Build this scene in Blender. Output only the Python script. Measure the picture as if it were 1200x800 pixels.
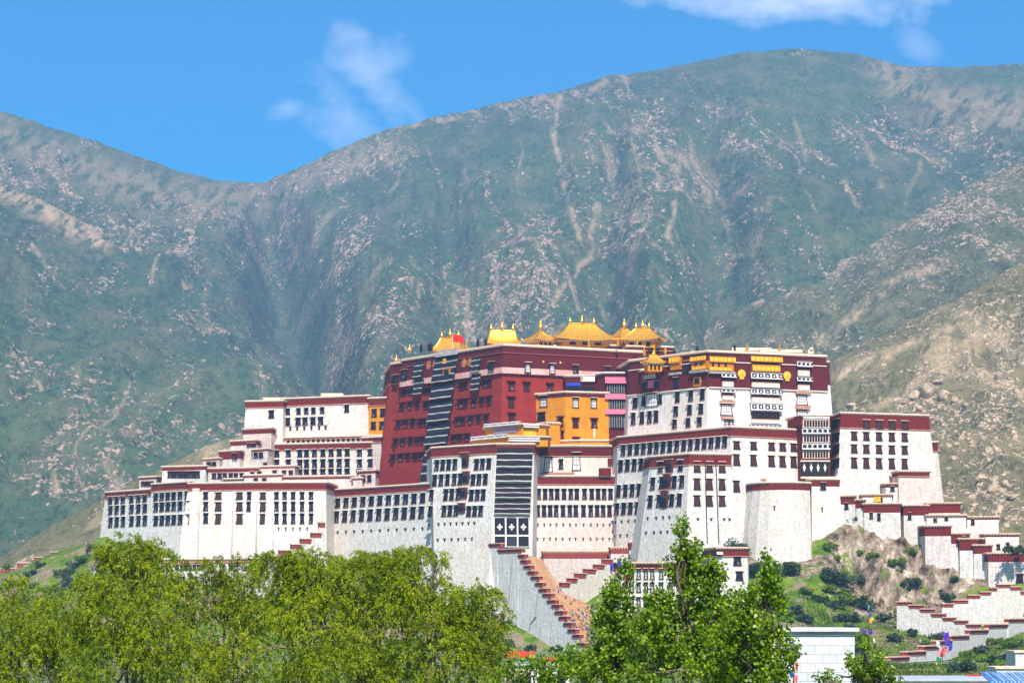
import bpy, math, random
import numpy as np
from mathutils import Vector, Matrix, Quaternion
R = math.radians
random.seed(7); RNG = np.random.default_rng(11)
for o in list(bpy.data.objects): bpy.data.objects.remove(o)
SC = bpy.context.scene; COL = SC.collection
# ------------------------------------------------------------------ camera, sky, sun
EYE = 14.0; FP = 2857.0; HOR = 720.0
cam_d = bpy.data.cameras.new('camera'); cam = bpy.data.objects.new('camera', cam_d); COL.objects.link(cam)
cam.location = (0, 0, EYE); cam.rotation_euler = (R(90), 0, 0)
cam_d.sensor_width = 36; cam_d.lens = 36*FP/1200; cam_d.shift_y = (HOR-400)/1200
cam_d.clip_start = 0.5; cam_d.clip_end = 60000
SC.camera = cam
SUN_EL, SUN_AZ = 50.0, 6.0      # azimuth: degrees to the right of straight behind the camera
sun_dir = Vector((math.sin(R(SUN_AZ))*math.cos(R(SUN_EL)), -math.cos(R(SUN_AZ))*math.cos(R(SUN_EL)), math.sin(R(SUN_EL))))
sun_d = bpy.data.lights.new('sun', 'SUN'); sun_d.energy = 5.0; sun_d.angle = R(0.5); sun_d.color = (1.0, 0.92, 0.80)
sun = bpy.data.objects.new('sun', sun_d); COL.objects.link(sun); sun.location = (0, 0, 500)
sun.rotation_euler = sun_dir.to_track_quat('Z', 'Y').to_euler()
W = bpy.data.worlds.new('World'); SC.world = W; W.use_nodes = True
SC.view_settings.view_transform = 'Standard'; SC.view_settings.look = 'None'
SC.view_settings.exposure = 0.67; SC.view_settings.gamma = 1.0; SC.view_settings.use_curve_mapping = False
try:
    SC.cycles.volume_bounces = 0; SC.cycles.max_bounces = 5; SC.cycles.diffuse_bounces = 2
    SC.cycles.transparent_max_bounces = 6
except Exception: pass

def nd(nt, t, **kw):
    n = nt.nodes.new(t)
    for k, v in kw.items():
        if k[0] == 'i' and k[1:].isdigit(): n.inputs[int(k[1:])].default_value = v
        else: setattr(n, k, v)
    return n
def lk(nt, a, b): nt.links.new(a, b)
def ramp(nt, src, stops):
    r = nt.nodes.new('ShaderNodeValToRGB'); e = r.color_ramp.elements
    e[0].position, e[0].color = stops[0][0], (*stops[0][1], 1) if len(stops[0][1]) == 3 else stops[0][1]
    e[1].position, e[1].color = stops[-1][0], (*stops[-1][1], 1)
    for p, c in stops[1:-1]:
        q = e.new(p); q.color = (*c, 1)
    lk(nt, src, r.inputs[0]); return r.outputs[0]
def mth(nt, op, a, b=None, c=None, clamp=False):
    n = nt.nodes.new('ShaderNodeMath'); n.operation = op; n.use_clamp = clamp
    for i, v in enumerate((a, b, c)):
        if v is None: continue
        if isinstance(v, (int, float)): n.inputs[i].default_value = v
        else: lk(nt, v, n.inputs[i])
    return n.outputs[0]
def mixc(nt, fac, a, b, mode='MIX'):
    n = nt.nodes.new('ShaderNodeMix'); n.data_type = 'RGBA'; n.blend_type = mode
    for i, v in ((0, fac), (6, a), (7, b)):
        if isinstance(v, (int, float)): n.inputs[i].default_value = v
        elif isinstance(v, tuple): n.inputs[i].default_value = (*v, 1) if len(v) == 3 else v
        else: lk(nt, v, n.inputs[i])
    return n.outputs[2]
def noise(nt, vec, scale, detail=4, rough=0.55, out=0):
    n = nt.nodes.new('ShaderNodeTexNoise'); n.inputs['Scale'].default_value = scale
    n.inputs['Detail'].default_value = detail; n.inputs['Roughness'].default_value = rough
    if vec is not None: lk(nt, vec, n.inputs['Vector'])
    return n.outputs[out]
def voro(nt, vec, scale, feature='F1', out='Distance'):
    n = nt.nodes.new('ShaderNodeTexVoronoi'); n.feature = feature; n.inputs['Scale'].default_value = scale
    lk(nt, vec, n.inputs['Vector']); return n.outputs[out]
def mapping(nt, vec, scale=(1, 1, 1), loc=(0, 0, 0), rot=(0, 0, 0)):
    n = nt.nodes.new('ShaderNodeMapping'); n.inputs['Scale'].default_value = scale
    n.inputs['Location'].default_value = loc; n.inputs['Rotation'].default_value = rot
    lk(nt, vec, n.inputs['Vector']); return n.outputs[0]
def lin(h):
    h = h.lstrip('#'); c = [int(h[i:i+2], 16)/255 for i in (0, 2, 4)]
    return tuple(x/12.92 if x <= 0.04045 else ((x+0.055)/1.055)**2.4 for x in c)

# world: nishita + small clouds laid out by direction
def make_world():
    nt = W.node_tree; nt.nodes.clear()
    sky = nd(nt, 'ShaderNodeTexSky'); sky.sky_type = 'NISHITA'; sky.sun_disc = False
    sky.sun_elevation = R(SUN_EL); sky.sun_rotation = math.atan2(sun_dir.x, sun_dir.y)
    sky.altitude = 3650; sky.air_density = 1.3; sky.dust_density = 0.3; sky.ozone_density = 2.2
    g = nd(nt, 'ShaderNodeTexCoord').outputs['Generated']
    sx = nd(nt, 'ShaderNodeSeparateXYZ'); lk(nt, g, sx.inputs[0])
    X, Y, Z = sx.outputs
    u = mth(nt, 'DIVIDE', X, mth(nt, 'MAXIMUM', Y, 0.02)); v = mth(nt, 'DIVIDE', Z, mth(nt, 'MAXIMUM', Y, 0.02))
    cmb = nd(nt, 'ShaderNodeCombineXYZ'); lk(nt, u, cmb.inputs[0]); lk(nt, v, cmb.inputs[1])
    n1 = noise(nt, mapping(nt, cmb.outputs[0], (22, 34, 1)), 1, 8, 0.62)
    n2 = noise(nt, mapping(nt, cmb.outputs[0], (60, 90, 1), (3, 1, 0)), 1, 6, 0.6)
    nn = mth(nt, 'ADD', mth(nt, 'MULTIPLY', n1, .75), mth(nt, 'MULTIPLY', n2, .25))
    def blob(px, py, rx, ry, rot, gain):
        m = mapping(nt, cmb.outputs[0], (1, 1, 1), (0, 0, 0))
        s = nd(nt, 'ShaderNodeVectorMath', operation='SUBTRACT'); lk(nt, m, s.inputs[0]); s.inputs[1].default_value = ((px-600)/FP, (HOR-py)/FP, 0)
        m2 = mapping(nt, s.outputs[0], (1, 1, 1), (0, 0, 0), (0, 0, R(rot)))
        m3 = mapping(nt, m2, (FP/rx, FP/ry, 1))
        l = nd(nt, 'ShaderNodeVectorMath', operation='LENGTH'); lk(nt, m3, l.inputs[0])
        e = mth(nt, 'SUBTRACT', 1.0, l.outputs['Value'], clamp=False)
        q = mth(nt, 'ADD', mth(nt, 'MULTIPLY', e, 0.9), mth(nt, 'MULTIPLY', mth(nt, 'SUBTRACT', nn, 0.5), 3.2))
        return mth(nt, 'MULTIPLY', mth(nt, 'MULTIPLY', mth(nt, 'SMOOTHSTEP' if False else 'MULTIPLY', q, 1.25, clamp=True), gain), mth(nt, 'MULTIPLY', mth(nt, 'ADD', e, 0.25), 4.0, clamp=True), clamp=True)
    bl = [blob(960, 0, 215, 34, 0, .66), blob(436, 96, 76, 38, 52, .40), blob(408, 135, 70, 44, 40, .36), blob(338, 126, 30, 15, -20, .3),
          blob(1076, 52, 34, 20, 30, .22), blob(448, 78, 46, 30, -50, .28)]
    tot = bl[0]
    for b in bl[1:]: tot = mth(nt, 'MAXIMUM', tot, b)
    # graded sky: same physical sky, a little deeper in colour (the photograph is saturated)
    hs = nd(nt, 'ShaderNodeHueSaturation'); hs.inputs['Saturation'].default_value = SKY_SAT; hs.inputs['Value'].default_value = SKY_VAL; hs.inputs['Hue'].default_value = SKY_HUE
    lk(nt, sky.outputs[0], hs.inputs['Color'])
    c = mixc(nt, tot, hs.outputs[0], (9, 9.8, 12))
    bg = nd(nt, 'ShaderNodeBackground'); lk(nt, c, bg.inputs[0]); bg.inputs[1].default_value = 0.088
    out = nd(nt, 'ShaderNodeOutputWorld'); lk(nt, bg.outputs[0], out.inputs[0])
SKY_SAT, SKY_VAL, SKY_HUE = 2.1, 1.22, 0.497
make_world()

# ------------------------------------------------------------------ geometry helpers
def P(px, py, Y): return Vector(((px-600)*Y/FP, Y, EYE+(HOR-py)*Y/FP))
def ZH(py, Y): return EYE+(HOR-py)*Y/FP
ORG = {}
def tag(o, label=None, cat=None, group=None, kind=None):
    if label: o['label'] = label
    if cat: o['category'] = cat
    if group: o['group'] = group
    if kind: o['kind'] = kind
    return o
def thing(name, label, cat, loc, group=None, rz=0):
    o = bpy.data.objects.new(name, None); COL.objects.link(o); o.location = loc; o.rotation_euler = (0, 0, rz)
    o.empty_display_size = 1; ORG[o.name] = Vector(loc)
    return tag(o, label, cat, group)
class MB:
    def __init__(s): s.v = []; s.f = []; s.m = []; s.uv = []
    def quad(s, pts, m=0, uv=None):
        i = len(s.v); s.v += [tuple(p) for p in pts]; s.f.append(tuple(range(i, i+len(pts)))); s.m.append(m)
        s.uv.append(uv if uv else [(0, 0)]*len(pts))
    def box(s, c, ax, ay, az, hx, hy, hz, m=0):
        c = Vector(c); X, Y, Z = Vector(ax)*hx, Vector(ay)*hy, Vector(az)*hz
        k = [c+X*a+Y*b+Z*d for d in (-1, 1) for b in (-1, 1) for a in (-1, 1)]
        for q in ((0, 2, 3, 1), (4, 5, 7, 6), (0, 1, 5, 4), (2, 6, 7, 3), (1, 3, 7, 5), (0, 4, 6, 2)):
            L1 = (k[q[1]]-k[q[0]]).length; L2 = (k[q[2]]-k[q[1]]).length
            s.quad([k[j] for j in q], m, [(0, 0), (L1, 0), (L1, L2), (0, L2)])
    def abox(s, x0, x1, y0, y1, z0, z1, m=0):
        s.box(((x0+x1)/2, (y0+y1)/2, (z0+z1)/2), (1, 0, 0), (0, 1, 0), (0, 0, 1), abs(x1-x0)/2, abs(y1-y0)/2, abs(z1-z0)/2, m)
    def loft(s, rings, m=0, close=True, cap0=False, cap1=True, mcap=None, uvs=1.0):
        for a, b in zip(rings[:-1], rings[1:]):
            n = len(a); u = 0
            for i in range(n if close else n-1):
                j = (i+1) % n; L = (Vector(a[j])-Vector(a[i])).length
                z0, z1 = a[i][2], b[i][2]
                s.quad([a[i], a[j], b[j], b[i]], m, [(u, z0), (u+L, z0), (u+L, z1), (u, z1)]); u += L
        mc = m if mcap is None else mcap
        if cap1: s.quad(list(rings[-1]), mc)
        if cap0: s.quad(list(reversed(rings[0])), mc)
    def tube(s, pts, rad, n=8, m=0, cap=True):
        rings = []; pts = [Vector(p) for p in pts]
        for i, p in enumerate(pts):
            d = (pts[min(i+1, len(pts)-1)]-pts[max(i-1, 0)]).normalized()
            a = d.cross(Vector((0, 0, 1)) if abs(d.z) < .9 else Vector((1, 0, 0))).normalized(); b = d.cross(a).normalized()
            r = rad[i] if hasattr(rad, '__len__') else rad
            rings.append([p+a*(r*math.cos(t))+b*(r*math.sin(t)) for t in [2*math.pi*k/n for k in range(n)]])
        s.loft(rings, m, cap0=cap, cap1=cap)
    def lathe(s, c, prof, n=12, m=0):
        c = Vector(c)
        rings = [[c+Vector((r*math.cos(2*math.pi*k/n), r*math.sin(2*math.pi*k/n), z)) for k in range(n)] for r, z in prof]
        s.loft(rings, m, cap0=True, cap1=True)
    def mesh(s, name, mats, origin=(0, 0, 0), smooth=False):
        me = bpy.data.meshes.new(name); O = Vector(origin)
        me.from_pydata([tuple(Vector(v)-O) for v in s.v], [], s.f)
        for m in mats: me.materials.append(m)
        me.polygons.foreach_set('material_index', s.m)
        uvl = me.uv_layers.new(name='uv'); flat = [c for u in s.uv for t in u for c in t]
        uvl.data.foreach_set('uv', flat)
        if smooth: me.polygons.foreach_set('use_smooth', [True]*len(s.f))
        me.update(); return me
    def build(s, name, mats, parent=None, smooth=False, origin=None):
        if not isinstance(mats, (list, tuple)): mats = [mats]
        O = ORG[parent.name] if parent is not None else Vector(origin or (0, 0, 0))
        o = bpy.data.objects.new(name, s.mesh(name, mats, O, smooth)); COL.objects.link(o)
        if parent is not None: o.parent = parent
        else: o.location = O
        ORG[o.name] = Vector(O)
        return o

# ------------------------------------------------------------------ materials
MATS = {}
def newmat(name):
    m = bpy.data.materials.new(name); m.use_nodes = True; nt = m.node_tree; b = nt.nodes['Principled BSDF']
    MATS[name] = m; return m, nt, b
def posn(nt): return nd(nt, 'ShaderNodeNewGeometry').outputs['Position']
def simple(name, col, rough=.85, metal=0, var=.18, scale=.8, bump=.0, spec=.3, streak=0.0, stain=None, stain_amt=.0):
    m, nt, b = newmat(name); p = posn(nt)
    n = noise(nt, p, scale, 5, .6)
    dark = tuple(c*(1-var*1.6) for c in col); light = tuple(min(1, c*(1+var)) for c in col)
    c = ramp(nt, n, [(.3, dark), (.7, light)])
    if streak:
        s = noise(nt, mapping(nt, p, (1.1, 1.1, .07)), 1, 4, .6)
        c = mixc(nt, mth(nt, 'MULTIPLY', ramp(nt, s, [(.48, (0, 0, 0)), (.68, (1, 1, 1))]), streak), c, tuple(x*.55 for x in col))
    if stain:
        s = noise(nt, p, .06, 5, .62)
        c = mixc(nt, mth(nt, 'MULTIPLY', ramp(nt, s, [(.45, (0, 0, 0)), (.65, (1, 1, 1))]), stain_amt), c, stain)
    lk(nt, c, b.inputs['Base Color']); b.inputs['Roughness'].default_value = rough; b.inputs['Metallic'].default_value = metal
    b.inputs['Specular IOR Level'].default_value = spec
    if bump:
        bp = nd(nt, 'ShaderNodeBump'); bp.inputs['Strength'].default_value = bump; bp.inputs['Distance'].default_value = .3
        lk(nt, noise(nt, p, 2.2, 4, .6), bp.inputs['Height']); lk(nt, bp.outputs[0], b.inputs['Normal'])
    return m
def whitewash(name, base, warm, stain_amt, grime, stone=0.0):
    m, nt, b = newmat(name); p = posn(nt)
    big = noise(nt, p, .05, 5, .6)
    c = mixc(nt, mth(nt, 'MULTIPLY', ramp(nt, big, [(.42, (0, 0, 0)), (.66, (1, 1, 1))]), stain_amt), base, warm)
    st = noise(nt, mapping(nt, p, (1.3, 1.3, .06)), 1, 5, .65)
    c = mixc(nt, mth(nt, 'MULTIPLY', ramp(nt, st, [(.5, (0, 0, 0)), (.72, (1, 1, 1))]), grime), c, tuple(x*.52 for x in warm))
    drip = noise(nt, mapping(nt, p, (1.1, 1.1, .2)), 1, 4, .75)
    c = mixc(nt, mth(nt, 'MULTIPLY', ramp(nt, drip, [(.40, (1, 1, 1)), (.52, (0, 0, 0))]), .42+grime*.5), c, tuple(x*k_ for x, k_ in zip(base, (.74, .70, .68))))
    sp = noise(nt, mapping(nt, p, (1, 1, 1.6)), 1.1, 3, .7)
    c = mixc(nt, mth(nt, 'MULTIPLY', ramp(nt, sp, [(.62, (0, 0, 0)), (.7, (1, 1, 1))]), .25+stone), c, (.42, .32, .24))
    c = mixc(nt, mth(nt, 'MULTIPLY', ramp(nt, noise(nt, mapping(nt, p, (1, 1, 1.5)), .55, 4, .75), [(.40, (1, 1, 1)), (.52, (0, 0, 0))]), .16+grime*.35+stone*.5), c, tuple(x*.66 for x in warm))
    lk(nt, c, b.inputs['Base Color']); b.inputs['Roughness'].default_value = .95; b.inputs['Specular IOR Level'].default_value = .15
    bp = nd(nt, 'ShaderNodeBump'); bp.inputs['Strength'].default_value = .8; bp.inputs['Distance'].default_value = .5
    h = mth(nt, 'ADD', noise(nt, mapping(nt, p, (1.6, 1.6, .8)), 1, 5, .7), mth(nt, 'MULTIPLY', drip, .6))
    lk(nt, h, bp.inputs['Height']); lk(nt, bp.outputs[0], b.inputs['Normal'])
    return m
M_white = whitewash('whitewash', (.78, .76, .73), (.70, .61, .52), .7, .6, .2)
M_white_clean = whitewash('whitewash_clean', (.76, .73, .69), (.72, .61, .52), .6, .35, .05)
M_white_pink = whitewash('whitewash_pinkish', (.76, .68, .64), (.68, .53, .46), .8, .45, .2)
M_white_worn = whitewash('whitewash_worn', (.80, .76, .71), (.72, .61, .50), .6, .42, .22)
M_red = simple('red_wall', (.28, .024, .014), .92, var=.16, scale=.35, bump=.35, streak=.18)
M_maroon = simple('penbey_frieze', (.105, .008, .011), .95, var=.2, scale=1.5, bump=.3)
M_maroon_red = simple('penbey_frieze_red', (.16, .014, .009), .95, var=.2, scale=1.2, bump=.3)
M_ochre = simple('ochre_wall', (.64, .25, .006), .9, var=.12, scale=.3, bump=.2, streak=.15)
M_cream = simple('cream_ledge', (.80, .58, .45), .9, var=.15, scale=.9)
M_pinkledge = simple('pink_ledge', (.52, .24, .17), .9, var=.2, scale=.6)
M_whitetrim = simple('white_trim', (.80, .76, .72), .9, var=.1, scale=1)
M_band_lit_pink = simple('white_band_lit_pink', (.72, .42, .39), .9, var=.2, scale=.5, stain=(.45, .12, .12), stain_amt=.35)  # white band; the pink light on it is put into the base colour
M_roof = simple('earth_roof', (.52, .44, .36), .95, var=.2, scale=.2)
M_black = simple('black_surround', (.018, .014, .018), .85, var=.2, scale=2)
M_dark = simple('dark_interior', (.012, .012, .022), .5, var=.2)
M_glass = simple('window_glass', (.008, .009, .020), .3, var=.4, scale=.6, spec=.3)
M_shutter = simple('brown_shutter', (.075, .017, .014), .8, var=.25, scale=1)
M_wood = simple('red_wood', (.10, .022, .018), .8, var=.25, scale=1)
M_cloth_w = simple('white_cloth', (.78, .76, .76), .9, var=.1, scale=1)
M_cloth_r = simple('maroon_cloth', (.12, .012, .02), .9, var=.2, scale=1)
M_cloth_pink = simple('pink_cloth', (.70, .16, .26), .9, var=.2, scale=1.5)
M_orange_wood = simple('painted_orange_wood', (.62, .20, .012), .6, var=.35, scale=1.6)
M_yellow_cloth = simple('yellow_cloth', (.78, .43, .012), .85, var=.2, scale=.8)
M_gold = simple('gilded_copper', (.92, .47, .05), .34, metal=.85, var=.14, scale=1.2, spec=.5)
M_gold_dull = simple('gilded_roof', (.88, .46, .05), .42, metal=.6, var=.16, scale=.9, spec=.5)
M_pole = simple('dark_banner', (.02, .014, .02), .8, var=.3)
M_stone = simple('grey_stone', (.34, .33, .31), .95, var=.2, scale=.8, bump=.4)
M_stair = simple('orange_stone_stair', (.56, .34, .19), .95, var=.22, scale=.5, bump=.4)
M_flagred = simple('red_flag', (.75, .02, .015), .8, var=.1)
def uvpat(name, fn, rough=.9):
    m, nt, b = newmat(name); uv = nd(nt, 'ShaderNodeUVMap').outputs[0]
    s = nd(nt, 'ShaderNodeSeparateXYZ'); lk(nt, uv, s.inputs[0])
    c = fn(nt, s.outputs[0], s.outputs[1]); lk(nt, c, b.inputs['Base Color']); b.inputs['Roughness'].default_value = rough
    b.inputs['Specular IOR Level'].default_value = .2
    return m
def fr(nt, u, k): return mth(nt, 'FRACT', mth(nt, 'MULTIPLY', u, 1/k))
M_dots = uvpat('beam_end_dots', lambda nt, u, v: mixc(nt, mth(nt, 'LESS_THAN', fr(nt, u, 1.1), .5), (.16, .02, .02), (.74, .66, .56)))
# valance cloths: v in 0..1 over the strip height, u in metres
def _val(nt, u, v, step, diamond, ground=(.72, .70, .70), ink=(.018, .016, .022), top=.28):
    a = mth(nt, 'ABSOLUTE', mth(nt, 'SUBTRACT', fr(nt, u, step), .5)); w = mth(nt, 'ABSOLUTE', mth(nt, 'SUBTRACT', v, .5))
    sq = mth(nt, 'MULTIPLY', mth(nt, 'LESS_THAN', a, .36), mth(nt, 'LESS_THAN', w, top))
    c = mixc(nt, sq, ground, ink)
    if diamond:
        d = mth(nt, 'LESS_THAN', mth(nt, 'ADD', mth(nt, 'MULTIPLY', a, 1.0), mth(nt, 'MULTIPLY', w, .8)), .17)
        c = mixc(nt, d, c, ground)
    return c
M_val = uvpat('valance_squares', lambda nt, u, v: _val(nt, u, v, 2.0, False))
M_valD = uvpat('valance_diamonds', lambda nt, u, v: _val(nt, u, v, 3.0, True, top=.34))
M_valB = uvpat('black_diamond_curtain', lambda nt, u, v: mixc(nt, mth(nt, 'LESS_THAN', mth(nt, 'ADD', mth(nt, 'MULTIPLY', mth(nt, 'ABSOLUTE', mth(nt, 'SUBTRACT', fr(nt, u, 2.7), .5)), 1.1), mth(nt, 'MULTIPLY', mth(nt, 'ABSOLUTE', mth(nt, 'SUBTRACT', v, .55)), .75)), .24), (.02, .017, .02), (.60, .58, .52)))
M_valF = uvpat('fine_valance', lambda nt, u, v: _val(nt, u, v, .9, False, (.74, .70, .70), (.06, .05, .08), .2))
M_valY = uvpat('yellow_valance', lambda nt, u, v: _val(nt, u, v, 2.0, False, (.66, .24, .006), (.84, .47, .05), .3))
def cladding(nt, u, v):
    row = mth(nt, 'LESS_THAN', fr(nt, v, .55), .07); c2 = mth(nt, 'LESS_THAN', fr(nt, mth(nt, 'ADD', u, mth(nt, 'MULTIPLY', mth(nt, 'FLOOR', mth(nt, 'MULTIPLY', v, 1/.55)), .45)),   .9), .04)
    j = mth(nt, 'MAXIMUM', row, c2)
    cc = nd(nt, 'ShaderNodeCombineXYZ'); lk(nt, mth(nt, 'FLOOR', mth(nt, 'MULTIPLY', mth(nt, 'ADD', u, mth(nt, 'MULTIPLY', mth(nt, 'FLOOR', mth(nt, 'MULTIPLY', v, 1/.55)), .45)), 1/.9)), cc.inputs[0]); lk(nt, mth(nt, 'FLOOR', mth(nt, 'MULTIPLY', v, 1/.55)), cc.inputs[1])
    wn = nd(nt, 'ShaderNodeTexWhiteNoise'); wn.noise_dimensions = '3D'; lk(nt, cc.outputs[0], wn.inputs[0])
    return mixc(nt, j, ramp(nt, wn.outputs[0], [(0, (.50, .51, .55)), (1, (.66, .67, .70))]), (.30, .31, .34))
M_block = uvpat('white_block_masonry', cladding, .9)

# ------------------------------------------------------------------ facade
class Facade:
    def __init__(s, A, B, batter):
        s.A = Vector(A); s.B = Vector(B); s.b = batter; s.top = s.A.z
        d = s.B-s.A; d.z = 0; s.L = d.length; s.u = d.normalized(); s.n = Vector((s.u.y, -s.u.x, 0))
        s.up = Vector((-s.n.x*batter, -s.n.y*batter, 1)).normalized()
        s.out = s.u.cross(s.up).normalized()
        if s.out.dot(s.n) < 0: s.out = -s.out
        s.C = Vector((0, 0, EYE))
    def hit(s, px, py):
        d = Vector(((px-600)/FP, 1, (HOR-py)/FP)); 
        t = (s.b*(s.top-EYE)-(s.C-s.A).dot(s.n))/(d.dot(s.n)+s.b*d.z); return s.C+d*t
    def at(s, u, z): return s.A+s.u*u+s.n*(s.b*(s.top-z))+Vector((0, 0, z-s.top))
    def u_at(s, px, z):
        q = s.at(0, z); k = (px-600)/FP
        return (k*q.y-q.x)/(s.u.x-k*s.u.y)
    def frame(s):
        m = Matrix((s.u, -s.out, s.up)).transposed(); return m   # local x=u, y=inward, z=up the slope
def offset_poly(poly, d, w=None):
    """poly: (x,y) left-to-right along the front then round the back; d outward, w weight per edge (edge i = vertex i to i+1)"""
    n = len(poly); out = []
    for i in range(n):
        p0, p1, p2 = Vector(poly[i-1]), Vector(poly[i]), Vector(poly[(i+1) % n])
        a = (p1-p0).normalized(); b = (p2-p1).normalized()
        na = Vector((a.y, -a.x)); nb = Vector((b.y, -b.x))
        da = d*(w[i-1] if w else 1); db = d*(w[i] if w else 1)
        det = na.x*nb.y-na.y*nb.x
        if abs(det) < .2: m = (na+nb).normalized()*((da+db)/2)
        else: m = Vector(((da*nb.y-db*na.y)/det, (na.x*db-nb.x*da)/det))
        out.append((p1.x+m.x, p1.y+m.y))
    return out
class Block:
    """battered building: corners = [(px, Y), ...] visible front corners at the top, left to right"""
    def __init__(s, name, label, cat, corners, py, ref, base_z, batter=.12, depth=18, wall=None, band=3.0, band_m=None,
                 cornice=.7, group=None, cornice_m=None, th=.36, parent=None, ledge=True, pname='wall', roof_m=None, back=None, sides=(0, 0)):
        s.batter = batter; s.bandh = band or 0; s.top = ZH(py, ref); s.name = name
        fr_ = [Vector(((px-600)*Y/FP, Y)) for px, Y in corners]
        a = (fr_[0]); b = (fr_[-1])
        if back is None: back = [Vector((b.x+depth*.12, b.y+depth)), Vector((a.x-depth*.12+0, a.y+depth))]
        else: back = [Vector(((px-600)*Y/FP, Y)) for px, Y in back]
        poly = [tuple(p) for p in fr_+back]; s.poly = poly
        H = s.top-base_z
        ew = [1]*len(corners[:-1])+[sides[1]]+[0]*(len(back)-1)+[sides[0]]
        op = lambda k, e=0.0: offset_poly(offset_poly(poly, k, ew), e) if e else offset_poly(poly, k, ew)
        s.o = parent or thing(name, label, cat, (sum(p[0] for p in poly)/len(poly), sum(p[1] for p in poly)/len(poly), base_z), group)
        s.base_z = base_z
        rg = lambda pl, z: [Vector((x, y, z)) for x, y in pl]
        nz = max(1, int(H/8))
        mb = MB(); rings = [rg(op(batter*H*(1-k/nz)), base_z+H*k/nz) for k in range(nz+1)]
        mb.loft(rings, 0, cap1=True, mcap=1); s.wall = mb.build(pname, [wall or M_white, roof_m or M_roof], s.o)
        if band:
            bm = band_m or M_maroon_red
            mb = MB(); o1 = .14
            mb.loft([rg(op(batter*band, o1), s.top-band), rg(offset_poly(poly, o1), s.top)], 0, cap0=True, cap1=False)
            mb.build('frieze', [bm], s.o)
            if ledge:
                mb = MB(); zz = s.top-band
                mb.loft([rg(op(batter*band, .05), zz-.32), rg(op(batter*band, .42), zz-.3), rg(op(batter*band, .42), zz+.02)], 0, cap0=False, cap1=True)
                mb.build('ledge', [M_pinkledge], s.o)
        if cornice:
            mb = MB()
            mb.loft([rg(offset_poly(poly, .16), s.top-.45), rg(offset_poly(poly, cornice*.6), s.top-.40), rg(offset_poly(poly, cornice*.62), s.top-.02)], 1, cap0=False, cap1=False)
            mb.loft([rg(offset_poly(poly, .12), s.top), rg(offset_poly(poly, cornice), s.top+.02), rg(offset_poly(poly, cornice), s.top+th), rg(offset_poly(poly, cornice*.25), s.top+th+.25), rg(offset_poly(poly, -.9), s.top+th+.2), rg(offset_poly(poly, -1.0), s.top+.05)], 0, cap0=False, cap1=True)
            mb.build('cornice', [cornice_m or M_cream, M_dots], s.o)
        s.fac = [Facade((p[0], p[1], s.top), (q[0], q[1], s.top), batter) for p, q in zip(fr_[:-1], fr_[1:])]
    def f(s, i=0): return s.fac[i]
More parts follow.
